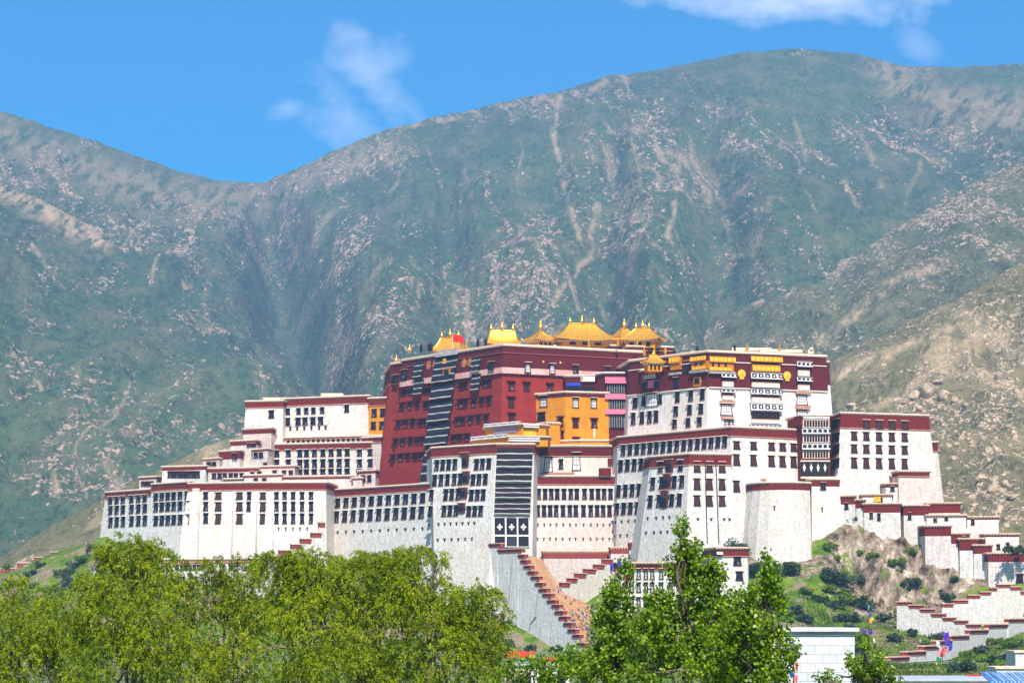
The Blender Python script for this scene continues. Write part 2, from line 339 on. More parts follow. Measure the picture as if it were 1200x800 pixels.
# ------------------------------------------------------------------ windows and other facade parts (shared meshes)
WC = {}
M_redpane = simple('maroon_dark_pane', (.030, .006, .010), .6)
M_cloth_g = simple('grey_cloth', (.15, .155, .19), .9)
def _trap(mb, w0, w1, h, z0, y0, y1, m):
    """trapezoid slab: bottom width w0, top width w1"""
    a = [(-w0/2, z0), (w0/2, z0), (w1/2, z0+h), (-w1/2, z0+h)]
    F = [Vector((x, y0, z)) for x, z in a]; B = [Vector((x, y1, z)) for x, z in a]
    mb.quad(F, m, a); 
    for i in range(4):
        j = (i+1) % 4; mb.quad([F[i], B[i], B[j], F[j]], m)
def win_meshes(kind, w, h, var=0):
    key = (kind, w, h, var)
    if key in WC: return WC[key]
    fw = (.46 if kind in ('shutter', 'plain') else .32) if w > 1.4 else .24
    out = {}
    mb = MB()
    if kind in ('tall', 'shutter', 'cabin', 'red', 'plain'):
        surr = M_black if kind != 'red' else M_maroon
        # surround ring: left, right, sill
        wt, wb = w*.86, w*1.12
        for sx in (-1, 1):
            xo0, xi0, xo1, xi1 = sx*wb/2, sx*(wb/2-fw*1.2), sx*wt/2, sx*(wt/2-fw*.8)
            a = [(xo0, 0), (xi0, 0), (xi1, h), (xo1, h)]
            F = [Vector((x, -.22, z)) for x, z in a]; B = [Vector((x, .05, z)) for x, z in a]
            if sx > 0: F.reverse(); B.reverse()
            mb.quad(F, 0)
            for i in range(4): j = (i+1) % 4; mb.quad([F[i], B[i], B[j], F[j]], 0)
        mb.abox(-wb/2-.1, wb/2+.1, -.34, .05, -.28, 0, 0 if kind != 'tall' else 1)
        mb.abox(-wt/2, wt/2, -.24, .05, h-.22, h, 0)
        out['window'] = (mb.mesh('window', [surr, M_wood]),)
        # pane with mullions
        mb = MB(); pm = {'tall': M_glass, 'shutter': M_shutter, 'cabin': M_cloth_w, 'red': M_redpane, 'plain': M_glass}[kind]
        _trap(mb, wb-fw*2, wt-fw*1.4, h-.2, 0, -.06, .03, 0)
        mm = 1
        if kind == 'shutter': mb.abox(-.05, .05, -.12, -.06, .1, h-.3, 2)
        elif kind == 'cabin':
            for k in (-.3, 0, .3): mb.abox(k*w*.7-.06, k*w*.7+.06, -.14, -.06, .1, h-.25, 1)
            for k in (.3, .62): mb.abox(-w*.36, w*.36, -.135, -.06, h*k-.06, h*k+.06, 1)
        else:
            mb.abox(-.05, .05, -.12, -.06, .1, h-.3, 1)
            mb.abox(-w*.3, w*.3, -.115, -.06, h*.62-.05, h*.62+.05, 1)
            if var == 0: mb.abox(-w*.30, w*.04, -.10, -.062, .05, h*.30, 3)
            if var == 1: mb.abox(w*.02, w*.28, -.10, -.062, .05, h*.36, 3)
        out['pane'] = (mb.mesh('pane', [pm, M_black if kind == 'cabin' else M_wood, M_black, M_cloth_g]),)
        # lintel with cloth valance
        mb = MB()
        if kind == 'red':
            mb.abox(-w*.72, w*.72, -1.35, .04, h+.1, h+.35, 0); mb.abox(-w*.64, w*.64, -.9, .04, h-.25, h+.1, 1)
            mats = [M_cloth_r, M_maroon]
        elif kind == 'shutter':
            mb.abox(-w*.64, w*.64, -.62, .04, h+.2, h+.4, 0); mb.abox(-w*.56, w*.56, -.42, .04, h, h+.2, 1)
            mats = [M_cream, M_black]
        elif kind == 'plain':
            mb.abox(-w*.6, w*.6, -.7, .04, h+.02, h+.28, 0); mb.abox(-w*.5, w*.5, -.45, .04, h-.1, h+.02, 1); mats = [M_pinkledge, M_black]
        else:
            mb.abox(-w*.62, w*.62, -1.25, .04, h+.3, h+.5, 0); mb.abox(-w*.56, w*.56, -.85, .04, h+.05, h+.3, 1)
            mats = [M_whitetrim if kind == 'tall' else M_cream, M_black]
        out['lintel'] = (mb.mesh('lintel', mats),)
    elif kind == 'vent':
        mb.abox(-w/2, w/2, -.06, .05, 0, h, 0); mb.abox(-w*.9, w*.9, -.35, .05, h, h+.22, 1)
        out['vent'] = (mb.mesh('vent', [M_dark, M_stone]),)
    WC[key] = out
    return out
def put(me, name, parent, loc, rot, label=None):
    o = bpy.data.objects.new(name, me); COL.objects.link(o); o.parent = parent
    o.location = Vector(loc)-ORG[parent.name]; o.rotation_euler = rot.to_euler() if rot is not None else (0, 0, 0)
    return o
_wcount = [0]
def window(blk, fac, u, z, w, h, kind='tall'):
    _wcount[0] += 1
    w = round(w*4)/4; h = round(h*4)/4
    ms = win_meshes(kind, w, h, (_wcount[0]*7) % 5 if kind in ('tall', 'red', 'plain') else 0)
    inb = z+h*.5 > blk.top-blk.bandh
    loc = fac.at(u, z)+fac.out*((1.1 if blk.name == 'red_palace' else .2) if inb else .02); first = 'window' if 'window' in ms else 'vent'
    o = put(ms[first][0], first, blk.o, loc, fac.frame())
    for k in ms:
        if k != first:
            c = bpy.data.objects.new(k, ms[k][0]); COL.objects.link(c); c.parent = o
    return o
def row(blk, i, pxs, py0, py1, wpx, kind='tall', ref=0):
    """windows at pixel columns pxs; py0/py1 top and bottom of the windows at column pxs[ref]; then level along the wall"""
    f = blk.fac[i]; zt = f.hit(pxs[ref], py0).z; zb = f.hit(pxs[ref], py1).z
    if kind in ('tall', 'shutter', 'plain', 'red') and py1-py0 > 7: zt = zb+(zt-zb)*.86
    for px in pxs:
        u = f.u_at(px, zb); ww = abs(f.u_at(px+wpx/2, zb)-f.u_at(px-wpx/2, zb))
        if px == pxs[0]: w0 = ww
        window(blk, f, u, zb, w0, max(.8, zt-zb), kind)
def lsp(a, b, n): return [a+(b-a)*k/(n-1) for k in range(n)]
def panel(blk, i, px0, px1, py0, py1, d0, d1, name, mats, m=0, parent=None, pyref=None, vuv=True, folds=0, sag=0, thick=.12):
    """a cloth or slab on facade i spanning the pixel box, standing d0 (top) .. d1 (bottom) metres off the wall"""
    f = blk.fac[i]; zt = f.hit(px0, py0).z; zb = f.hit(px0, py1).z
    ut0, ut1, ub0, ub1 = f.u_at(px0, zt), f.u_at(px1, zt), f.u_at(px0, zb), f.u_at(px1, zb)
    mb = MB(); N = max(1, folds); K = 1 if not sag else 4
    def q(a, k, off=0):
        z = zt+(zb-zt)*k/K; u = (ut0+(ut1-ut0)*a)*(1-k/K)+(ub0+(ub1-ub0)*a)*k/K
        d = d0+(d1-d0)*k/K+sag*math.sin(math.pi*k/K)+(.10*math.sin(a*N*2.1+k) if folds else 0)
        return f.at(u, z)+f.out*(d+off)
    for k in range(K):
        for j in range(N):
            a0, a1 = j/N, (j+1)/N; L = abs(ut1-ut0)
            mb.quad([q(a0, k+1), q(a1, k+1), q(a1, k), q(a0, k)], m, [(L*a0, 1-(k+1)/K), (L*a1, 1-(k+1)/K), (L*a1, 1-k/K), (L*a0, 1-k/K)])
    # back and edges
    mb.quad([q(0, 0, -thick), q(1, 0, -thick), q(1, K, -thick), q(0, K, -thick)], m)
    mb.quad([q(0, 0), q(1, 0), q(1, 0, -thick), q(0, 0, -thick)], m); mb.quad([q(0, K, -thick), q(1, K, -thick), q(1, K), q(0, K)], m)
    mb.quad([q(0, K), q(0, 0), q(0, 0, -thick), q(0, K, -thick)], m); mb.quad([q(1, 0), q(1, K), q(1, K, -thick), q(1, 0, -thick)], m)
    return mb.build(name, mats, parent or blk.o)
def slab(blk, i, px0, px1, py0, py1, depth, name, mats, parent=None, back=.0):
    """a solid box from the wall out to depth, level edges"""
    f = blk.fac[i]; zt = f.hit(px0, py0).z; zb = f.hit(px0, py1).z; u0, u1 = f.u_at(px0, zb), f.u_at(px1, zb)
    mb = MB(); c = f.at((u0+u1)/2, (zt+zb)/2)+f.n*((depth-back)/2-f.b*(zt-zb)/2*0)
    mb.box(c, f.u, f.n, (0, 0, 1), abs(u1-u0)/2, (depth+back)/2, (zt-zb)/2, 0)
    return mb.build(name, mats, parent or blk.o)
FINIAL = [(.02, 0), (.55, 0), (.6, .25), (.3, .45), (.28, .7), (.62, 1.0), (.78, 1.35), (.62, 1.75), (.3, 1.95), (.42, 2.15), (.34, 2.4), (.14, 2.6), (.22, 2.85), (.08, 3.3), (.02, 4.1)]
BANNER = [(.02, 0), (.5, 0), (.5, .2), (.62, .25), (.62, .9), (.7, .95), (.7, 1.15), (.62, 1.2), (.62, 1.9), (.7, 1.95), (.7, 2.15), (.62, 2.2), (.6, 2.8), (.72, 2.9), (.5, 3.1), (.2, 3.3), (.16, 3.6), (.03, 4.0)]
def ornament(blk, px, py_base, Y, s, prof=FINIAL, m=None, name='finial', parent=None, n=10):
    p = P(px, py_base, Y); mb = MB(); mb.lathe(p, [(r*s, z*s) for r, z in prof], n, 0)
    return mb.build(name, [m or M_gold], parent or blk.o, smooth=False)
def gold_roof(parent, c, W_, D_, H_, rz, ridge=.45, name='golden_roof', fin=3, up=.16, gable=True, fs=.75):
    """hip and gable roof with sweeping eaves; c = centre at eave level"""
    c = Vector(c); q = Quaternion((0, 0, 1), rz); mb = MB()
    N = 10
    def ring(t):   # t 0 eave .. 1 ridge
        s = t
        prof = (t**1.9)*.55+t*.45          # concave rise
        hx = W_/2*(1-t)+W_/2*ridge*t; hy = D_/2*(1-t)+.02*t
        if gable and t > .55: hx = max(hx, W_/2*(1-.55)+W_/2*ridge*.55) if False else hx
        pts = []; K = 8
        def lift(a): return up*H_*(abs(a)**3)*(1-t)**2
        for k in range(K): a = -1+2*k/K; pts.append((hx*a*(1+.03*abs(a)**4*(1-t)), -hy*(1+.04*abs(a)**4), prof*H_+lift(a)))
        for k in range(K): a = -1+2*k/K; pts.append((hx*(1+.04*abs(a)**4), hy*a, prof*H_+lift(a)))
        for k in range(K): a = 1-2*k/K; pts.append((hx*a, hy*(1+.04*abs(a)**4), prof*H_+lift(a)))
        for k in range(K): a = 1-2*k/K; pts.append((-hx*(1+.04*abs(a)**4), hy*a, prof*H_+lift(a)))
        return [c+q@Vector(p) for p in pts]
    rings = [ring(k/N) for k in range(N+1)]
    low = [p-Vector((0, 0, .3)) for p in rings[0]]
    mb.loft([low]+rings, 0, cap0=True, cap1=True)
    # rib rolls down the slopes
    for sy in (-1, 1):
        nr = max(6, int(W_/1.3))
        for k in range(nr+1):
            a = -1+2*k/nr; pts = []
            for t in (0, .25, .5, .75, 1):
                prof = (t**1.9)*.55+t*.45; hx = (W_/2*(1-t)+W_/2*ridge*t); hy = D_/2*(1-t)
                if abs(a)*W_/2 > hx: break
                pts.append(c+q@Vector((a*W_/2, sy*hy*1.0, prof*H_+up*H_*abs(a)**3*(1-t)**2+.06)))
            if len(pts) > 1: mb.tube(pts, .11, 4, 0)
    for sx in (-1, 1):      # hip ridges
        for sy in (-1, 1):
            pts = [c+q@Vector((sx*(W_/2*(1-t)+W_/2*ridge*t), sy*D_/2*(1-t), ((t**1.9)*.55+t*.45)*H_+up*H_*(1-t)**2+.1)) for t in lsp(0, 1, 6)]
            mb.tube([pts[0]+(pts[0]-pts[1])*.25+Vector((0, 0, .35))]+pts, .2, 5, 1)
    mb.tube([c+q@Vector((-W_/2*ridge, 0, H_+.12)), c+q@Vector((W_/2*ridge, 0, H_+.12))], .3, 6, 1)
    r = mb.build(name, [M_gold_dull, M_gold], parent)
    ORG[r.name] = ORG[parent.name]
    for k in range(fin):
        a = 0 if fin == 1 else -1+2*k/(fin-1)
        m2 = MB(); s = fs*(1.2 if a == 0 else .9)
        m2.lathe(c+q@Vector((a*W_/2*ridge*.9, 0, H_+.1)), [(x*s, z*s) for x, z in FINIAL], 10); f_ = m2.build('finial', [M_gold], r)
    return r
def obox(blk, px0, px1, py0, py1, Y, depth, name, mats, parent=None, rz=0):
    """free-standing box whose front face spans the pixel box at depth Y"""
    a, b = P(px0, py1, Y), P(px1, py0, Y); mb = MB()
    mb.box(((a.x+b.x)/2, Y+depth/2, (a.z+b.z)/2), (math.cos(rz), math.sin(rz), 0), (-math.sin(rz), math.cos(rz), 0), (0, 0, 1), (b.x-a.x)/2, depth/2, (b.z-a.z)/2)
    return mb.build(name, mats, parent if parent is not None else blk.o)
# ------------------------------------------------------------------ noise and terrain
_perm = np.random.default_rng(5).integers(0, 1 << 30, 4096)
def _h(ix, iy, s): return (_perm[(ix*73+iy*3079+s*1013+_perm[(iy*31+ix) & 4095]) & 4095] % 100003)/100003.0
def vnoise(x, y, s=0):
    ix = np.floor(x).astype(np.int64); iy = np.floor(y).astype(np.int64); fx = x-ix; fy = y-iy
    fx = fx*fx*fx*(fx*(fx*6-15)+10); fy = fy*fy*fy*(fy*(fy*6-15)+10)
    return (_h(ix, iy, s)*(1-fx)+_h(ix+1, iy, s)*fx)*(1-fy)+(_h(ix, iy+1, s)*(1-fx)+_h(ix+1, iy+1, s)*fx)*fy
def fbm(x, y, o=5, s=0, g=.5, ridged=False):
    a = 1; t = 0; n = np.zeros_like(x)
    for k in range(o):
        v = vnoise(x, y, s+k*17); v = 1-np.abs(2*v-1) if ridged else v
        n += a*v; t += a; a *= g; x = x*2.03+7.7; y = y*2.03+3.1
    return n/t
def grid_mesh(name, V, nr, nc, mat, attrs=None, smooth=True, origin=None):
    me = bpy.data.meshes.new(name); me.vertices.add(len(V)); me.vertices.foreach_set('co', V.astype(np.float32).ravel())
    i = (np.arange(nr-1)[:, None]*nc+np.arange(nc-1)[None, :]).ravel()
    q = np.stack([i, i+1, i+nc+1, i+nc], 1); n = len(q)
    me.loops.add(n*4); me.loops.foreach_set('vertex_index', q.ravel().astype(np.int32))
    me.polygons.add(n); me.polygons.foreach_set('loop_start', (np.arange(n)*4).astype(np.int32)); me.polygons.foreach_set('loop_total', np.full(n, 4, np.int32))
    me.polygons.foreach_set('use_smooth', np.full(n, smooth)); me.update(calc_edges=True)
    for k, a in (attrs or {}).items():
        at = me.attributes.new(k, 'FLOAT', 'POINT'); at.data.foreach_set('value', a.astype(np.float32).ravel())
    me.materials.append(mat); o = bpy.data.objects.new(name, me); COL.objects.link(o); return o
def mountain_mat(name, scrub, scrub2, rock, rock2, soil, fine, bump=.9):
    m, nt, b = newmat(name); p = mapping(nt, posn(nt), (1, .38, .8))
    a = nd(nt, 'ShaderNodeAttribute'); a.attribute_name = 'rock'; rk = a.outputs['Fac']
    a2 = nd(nt, 'ShaderNodeAttribute'); a2.attribute_name = 'soil'; so = a2.outputs['Fac']
    n0 = noise(nt, p, .0022, 5, .6); n1 = noise(nt, p, .075*fine, 4, .68); n2 = noise(nt, p, .22*fine, 3, .65)
    vo = voro(nt, p, .07*fine); vc = voro(nt, p, .07*fine, out='Color')
    g = ramp(nt, n0, [(.35, scrub), (.65, scrub2)])
    g = mixc(nt, mth(nt, 'MULTIPLY', ramp(nt, noise(nt, p, .09*fine, 3, .6), [(.5, (0, 0, 0)), (.62, (1, 1, 1))]), .6), g, tuple(x*.42 for x in scrub))
    g = mixc(nt, mth(nt, 'MULTIPLY', ramp(nt, noise(nt, p, .012*fine, 5, .65), [(.46, (0, 0, 0)), (.66, (1, 1, 1))]), .22), g, soil)
    c = mixc(nt, so, g, tuple(min(.75, x*1.3) for x in soil))
    # rocks: threshold of fine noise driven by the rock mask
    v = mth(nt, 'ADD', mth(nt, 'MULTIPLY', n1, .6), mth(nt, 'MULTIPLY', n2, .4))
    r = mth(nt, 'MULTIPLY', mth(nt, 'SUBTRACT', mth(nt, 'ADD', v, mth(nt, 'MULTIPLY', rk, .17)), .60), 15, clamp=True)
    sv = nd(nt, 'ShaderNodeSeparateColor'); lk(nt, vc, sv.inputs[0])
    bl = mth(nt, 'LESS_THAN', vo, mth(nt, 'MULTIPLY', mth(nt, 'SUBTRACT', sv.outputs[0], .45), mth(nt, 'ADD', mth(nt, 'MULTIPLY', rk, .9), .15)))
    r = mth(nt, 'MAXIMUM', r, mth(nt, 'MULTIPLY', bl, .85))
    rc = ramp(nt, n2, [(.3, rock2), (.62, rock)])
    c = mixc(nt, r, c, rc)
    lk(nt, c, b.inputs['Base Color']); b.inputs['Roughness'].default_value = 1; b.inputs['Specular IOR Level'].default_value = .05
    bp = nd(nt, 'ShaderNodeBump'); bp.inputs['Strength'].default_value = bump; bp.inputs['Distance'].default_value = 9/fine
    lk(nt, mth(nt, 'ADD', mth(nt, 'MULTIPLY', v, 1.0), mth(nt, 'MULTIPLY', r, .25)), bp.inputs['Height']); lk(nt, bp.outputs[0], b.inputs['Normal'])
    return m
M_mtA = mountain_mat('far_mountain_scrub', (.042, .085, .048), (.070, .120, .050), (.50, .37, .27), (.24, .18, .14), (.36, .26, .16), 1.0)
M_mtC = mountain_mat('mid_mountain_scrub', (.075, .105, .048), (.115, .130, .055), (.56, .42, .29), (.25, .19, .14), (.42, .31, .19), 1.5)
M_mtD = mountain_mat('near_mountain_scrub', (.13, .13, .055), (.20, .18, .08), (.60, .45, .30), (.30, .22, .15), (.46, .34, .20), 1.7)
SURF = {}
def mountain(name, prof, Yr, Y0, py0, mat, nr, seed, gx=520, gamp=150, rocky=.45, carve=(), scree=(), soilpts=(), step=1.25, px0=-170, px1=1370, jag=7, Yslant=0, power=1.12, back=True, rockbox=()):
    """range of hills: ridge profile (px, py) seen at distance Yr, slopes falling to py0-line at Y0"""
    px = np.arange(px0, px1, step); nc = len(px)
    ry = np.interp(px, [p[0] for p in prof], [p[1] for p in prof])
    k = np.ones(13)/13; ry = np.convolve(np.pad(ry, 6, mode='edge'), k, 'valid')
    th = (px-600)/FP; yr = Yr+Yslant*(px-600)/600
    t = np.linspace(0, 1, nr)[:, None]; t = 1-(1-t)**1.0
    TH = np.broadcast_to(th, (nr, nc)); T = np.broadcast_to(t, (nr, nc)); PX = np.broadcast_to(px, (nr, nc))
    Y = Y0+(yr-Y0)*T
    Hr = (HOR-ry)*yr/FP+EYE; z0 = (HOR-py0)*Y0/FP+EYE if py0 else 0
    Z = z0+(Hr-z0)*(T**power)
    X = TH*Y
    wx = X+110*(fbm(X/900, Y/900, 3, seed)-.5)*2
    gul = fbm(wx/gx, Y/(gx*4.2)+3, 6, seed+3, .52, True)
    fine = fbm(X/70, Y/110, 5, seed+9, .6)
    env = np.minimum(1, (1-T)*5+.0)*np.minimum(1, T*4+.15)
    Z = Z+env*gamp*(gul-.62)+np.minimum(1, (1-T)*9+.1)*34*(fine-.5)+jag*(fbm(X/45+9, Y/600, 4, seed+5, .6)-.5)*2
    for (cx0, t0, cx1, t1, w, dpt) in carve:
        s = np.clip((T-t0)/(t1-t0), 0, 1); c = cx0+(cx1-cx0)*s
        m = np.exp(-((PX-c)/(w*(.5+1.0*(1-np.abs(2*s-1)))))**2)*((T > min(t0, t1)) & (T < max(t0, t1)))*np.sin(np.pi*np.clip((T-min(t0, t1))/abs(t1-t0), 0, 1))**.6
        Z = Z-dpt*m
    PY = HOR-(Z-EYE)*FP/Y
    # rock / soil masks
    big = fbm(X/420, Y/1300, 5, seed+21, .55); st = fbm(wx/46+Y/500, Y/760, 4, seed+31, .6, True); sp = fbm(X/110, Y/330, 5, seed+41, .62)
    rock = np.clip(rocky-.04+(big-.5)*.9+(sp-.5)*1.2+(st-.62)*1.3, 0.03, .6)
    soil = np.clip((st-.76)*7, 0, 1)*np.clip((big-.46)*6, 0, 1)*.7
    for (pts, w, gain, kind) in scree:
        d = np.full(X.shape, 1e9)
        for (ax, ay), (bx, by) in zip(pts[:-1], pts[1:]):
            wob = 5*(fbm(PX/23, PY/23, 3, seed+77)-.5)*2
            ux, uy = bx-ax, by-ay; s = np.clip(((PX-ax)*ux+(PY-ay)*uy)/(ux*ux+uy*uy), 0, 1)
            d = np.minimum(d, np.hypot(PX-ax-s*ux+wob, PY-ay-s*uy+wob))
        mk = np.clip(1.15-d/(w*1.25), 0, 1)*np.clip((fbm(PX/9+PY/14, PY/11, 5, seed+88, .65)-.34)*4, 0, 1)*gain
        if kind == 'rock': rock = np.maximum(rock, mk)
        else: soil = np.maximum(soil, mk)
    for (bx, by, rx, ryy, g_) in rockbox:
        rock = np.clip(rock+g_*np.exp(-((PX-bx)/rx)**2-((PY-by)/ryy)**2), 0, 1)
    soil = np.clip(soil, 0, 1); rock = np.minimum(rock, .72)
    SURF[name] = (PX, PY, X, Y, Z)
    V = np.stack([X, Y, Z], -1).reshape(-1, 3)
    if back:    # the far side falls away behind the ridge
        rows = []
        for j in range(1, 7):
            yy = yr+j*170; rows.append(np.stack([th*yy, yy, Z[-1]-j*90-4*j*j], -1))
        V = np.concatenate([V]+rows); z6 = np.zeros(nc*6); rock = np.concatenate([rock.ravel(), z6+.4]); soil = np.concatenate([soil.ravel(), z6]); nr += 6
    o = grid_mesh(name, V, nr, nc, mat, {'rock': rock, 'soil': soil}); tag(o, kind='structure'); return o
RIDGE = [(-170, 60), (0, 130), (40, 143), (80, 156), (130, 172), (180, 191), (215, 203), (250, 210), (300, 215), (320, 210), (345, 198), (385, 180), (440, 156), (500, 140), (560, 126), (620, 112), (650, 110), (700, 92), (760, 83), (820, 71), (870, 62), (910, 58), (960, 58), (1010, 64), (1060, 77), (1110, 80), (1160, 77), (1200, 75), (1370, 60)]
mountain('mountain', RIDGE, 6600, 2500, 640, M_mtA, 620, 3, gx=430, gamp=150, rocky=.30, carve=((395, .05, 305, .98, 34, 190), (560, .1, 520, .8, 26, 80), (700, .15, 720, .85, 26, 90), (860, .1, 830, .8, 30, 90)),
  scree=[([(-20, 150), (60, 185), (140, 215), (230, 235), (300, 235)], 26, .42, 'soil'), ([(310, 228), (370, 205), (450, 172)], 16, .42, 'soil'), ([(655, 112), (650, 160), (662, 220), (680, 280)], 3.5, 1.0, 'soil'), ([(700, 240), (690, 300), (640, 360)], 4, .8, 'soil'), ([(580, 245), (610, 290), (600, 320)], 7, .8, 'rock'), ([(440, 260), (415, 300), (370, 345), (350, 380)], 9, .85, 'rock'),
         ([(380, 195), (460, 190)], 6, .6, 'soil'), ([(1040, 85), (1080, 110), (1120, 150)], 26, .45, 'soil'), ([(1110, 120), (1190, 135)], 26, .5, 'soil'), ([(800, 180), (792, 230), (782, 280)], 4, .7, 'soil'), ([(990, 215), (1003, 240)], 3, .9, 'soil')]+[([(x, y), (x+g1, y+l*.5), (x+g1*1.6, y+l)], w_*1.2, .42, 'soil') for x, y, g1, l, w_ in ((480, 175, -14, 60, 2.5), (545, 200, 10, 70, 2.5), (615, 160, -6, 60, 2), (735, 150, 12, 80, 2.5), (760, 260, -16, 70, 3), (840, 210, 8, 70, 2.5), (905, 230, -14, 70, 3), (930, 140, 10, 50, 2.5), (1010, 160, 14, 60, 3), (1080, 190, -12, 50, 3), (455, 300, -20, 60, 3.5), (520, 320, 12, 60, 3), (660, 380, -14, 50, 3.5), (330, 240, 10, 60, 3.5), (390, 240, -18, 60, 3.5), (20, 150, 40, 30, 3), (70, 180, 50, 36, 4), (160, 205, 50, 44, 4), (230, 225, 40, 50, 3.5), (860, 300, -12, 50, 3))],
  rockbox=((110, 200, 120, 34, .18), (410, 190, 90, 22, .25), (900, 160, 130, 40, .16), (700, 330, 260, 60, .18), (900, 90, 160, 30, -.3), (560, 180, 110, 40, -.12), (360, 400, 20, 60, -.6), (420, 330, 60, 50, .15), (330, 240, 60, 40, .25), (610, 260, 60, 40, .1)))
mountain('mountain_spur', [(-170, 150), (0, 214), (60, 240), (120, 272), (180, 306), (240, 345), (300, 392), (345, 430), (380, 462), (430, 505), (520, 560), (640, 610)], 5000, 2300, 655, M_mtA, 420, 13, gx=330, gamp=120, rocky=.28, px1=700, jag=4,
  scree=[([(-20, 206), (0, 218), (60, 250), (120, 285)], 15, 1.0, 'soil'), ([(110, 262), (190, 300), (260, 345)], 8, 1.0, 'soil'), ([(220, 300), (330, 372), (370, 410)], 4, .9, 'soil'), ([(150, 330), (200, 380), (230, 430)], 3, .8, 'soil'), ([(30, 420), (60, 480), (90, 540)], 3, .8, 'soil'), ([(100, 262), (180, 300), (250, 345)], 6, 1.0, 'soil'), ([(20, 262), (50, 305), (85, 352)], 3, .9, 'soil'), ([(190, 318), (250, 352)], 4, .9, 'soil')],
  rockbox=((250, 430, 120, 60, .28), (120, 330, 50, 12, .35), (60, 520, 80, 80, .1), (300, 470, 60, 40, .3)))
mountain('mountain_shoulder', [(-170, 30), (0, 133), (60, 175), (120, 200), (190, 240), (250, 268), (300, 310), (340, 350), (370, 400), (400, 440), (460, 500)], 5900, 4700, 420, M_mtA, 120, 51, gx=300, gamp=50, rocky=.42, px1=520, jag=4,
  scree=[([(30, 160), (90, 190), (160, 215)], 5, .9, 'soil'), ([(0, 190), (120, 232), (240, 290)], 12, .9, 'soil'), ([(130, 250), (240, 300), (255, 310)], 5, .8, 'soil'), ([(190, 320), (250, 350)], 4, .8, 'soil')]) if False else None
mountain('mountain_ridge', [(560, 560), (640, 500), (700, 455), (760, 412), (800, 388), (830, 372), (870, 352), (920, 330), (990, 303), (1040, 272), (1090, 243), (1140, 215), (1200, 185), (1370, 100)], 4300, 2150, 620, M_mtC, 420, 23, gx=300, gamp=110, rocky=.30, px0=520, jag=9,
  scree=[([(880, 335), (960, 300), (1060, 262)], 4, .9, 'soil'), ([(820, 358), (900, 350), (930, 340)], 4, .8, 'soil'), ([(960, 400), (1050, 330), (1100, 310)], 6, .6, 'soil')], rockbox=((1130, 250, 90, 40, .35), (900, 400, 120, 40, .2), (1050, 300, 80, 30, .2)))
mountain('mountain_foothill', [(700, 640), (820, 560), (880, 505), (930, 455), (970, 428), (1010, 405), (1060, 380), (1110, 355), (1150, 335), (1200, 308), (1370, 230)], 2700, 1350, 700, M_mtD, 380, 33, gx=170, gamp=46, rocky=.30, px0=660, jag=6,
  scree=[([(985, 440), (1060, 405), (1130, 380)], 7, .8, 'soil'), ([(1020, 480), (1090, 440)], 6, .7, 'soil'), ([(1000, 430), (1040, 450)], 5, .8, 'rock')], rockbox=((1085, 465, 26, 26, .7), (1150, 560, 60, 60, .4), (1180, 400, 50, 50, .3), (1150, 590, 30, 20, .4)))
mountain('valley_hill', [(-170, 700), (0, 652), (60, 613), (110, 588), (165, 560), (235, 526), (290, 505), (360, 500), (460, 520), (560, 560), (700, 640)], 2000, 1300, 705, M_mtD, 160, 43, gx=140, gamp=16, rocky=.12, px1=740, jag=2, soilpts=())

# valley floor to the horizon
def ground():
    m, nt, b = newmat('valley_ground'); p = posn(nt)
    c = ramp(nt, noise(nt, p, .02, 6, .6), [(.35, (.07, .13, .025)), (.65, (.17, .19, .08))]); lk(nt, c, b.inputs['Base Color']); b.inputs['Roughness'].default_value = .95
    mb = MB(); mb.quad([(-4000, -40, -.2), (4000, -40, -.2), (4000, 7700, -.2), (-4000, 7700, -.2)]); tag(mb.build('ground', [m]), kind='structure')
ground()

# the palace hill: heights fitted through points of its visible surface
HP = [(-60, 700, 1165), (0, 673, 1150), (60, 650, 1140), (90, 638, 1130), (118, 630, 1112), (150, 642, 1085), (200, 660, 1050), (225, 676, 1036), (300, 696, 1025), (375, 720, 1000), (60, 690, 1090), (0, 720, 1080), (140, 680, 1040), (230, 712, 1005), (300, 722, 985), (400, 730, 990), (330, 725, 990), (450, 735, 975), (500, 745, 965),
      (740, 668, 938), (800, 668, 925), (856, 668, 922), (870, 672, 918), (910, 690, 908), (950, 690, 908), (980, 668, 922), (988, 622, 944), (1010, 636, 940), (1050, 648, 936), (1085, 662, 934), (1112, 672, 932),
      (972, 640, 940), (985, 665, 934), (1000, 700, 933), (1040, 708, 928), (1075, 702, 927), (1110, 692, 928), (900, 705, 893), (940, 712, 885), (880, 720, 885), (980, 738, 885), (1005, 722, 905), (1020, 760, 850), (1030, 736, 880),
      (1130, 655, 940), (1160, 662, 934), (1200, 668, 928), (1260, 690, 930), (1140, 722, 900), (1200, 714, 905), (1180, 745, 880), (1120, 762, 850), (1200, 744, 880), (1280, 735, 880), (1200, 742, 815), (1150, 761, 772), (1110, 779, 742), (1200, 776, 740), (1040, 785, 620), (1240, 760, 760), (1060, 772, 840), (1090, 754, 866), (1060, 748, 870), (990, 775, 700), (860, 740, 868), (800, 700, 905), (740, 705, 910)]
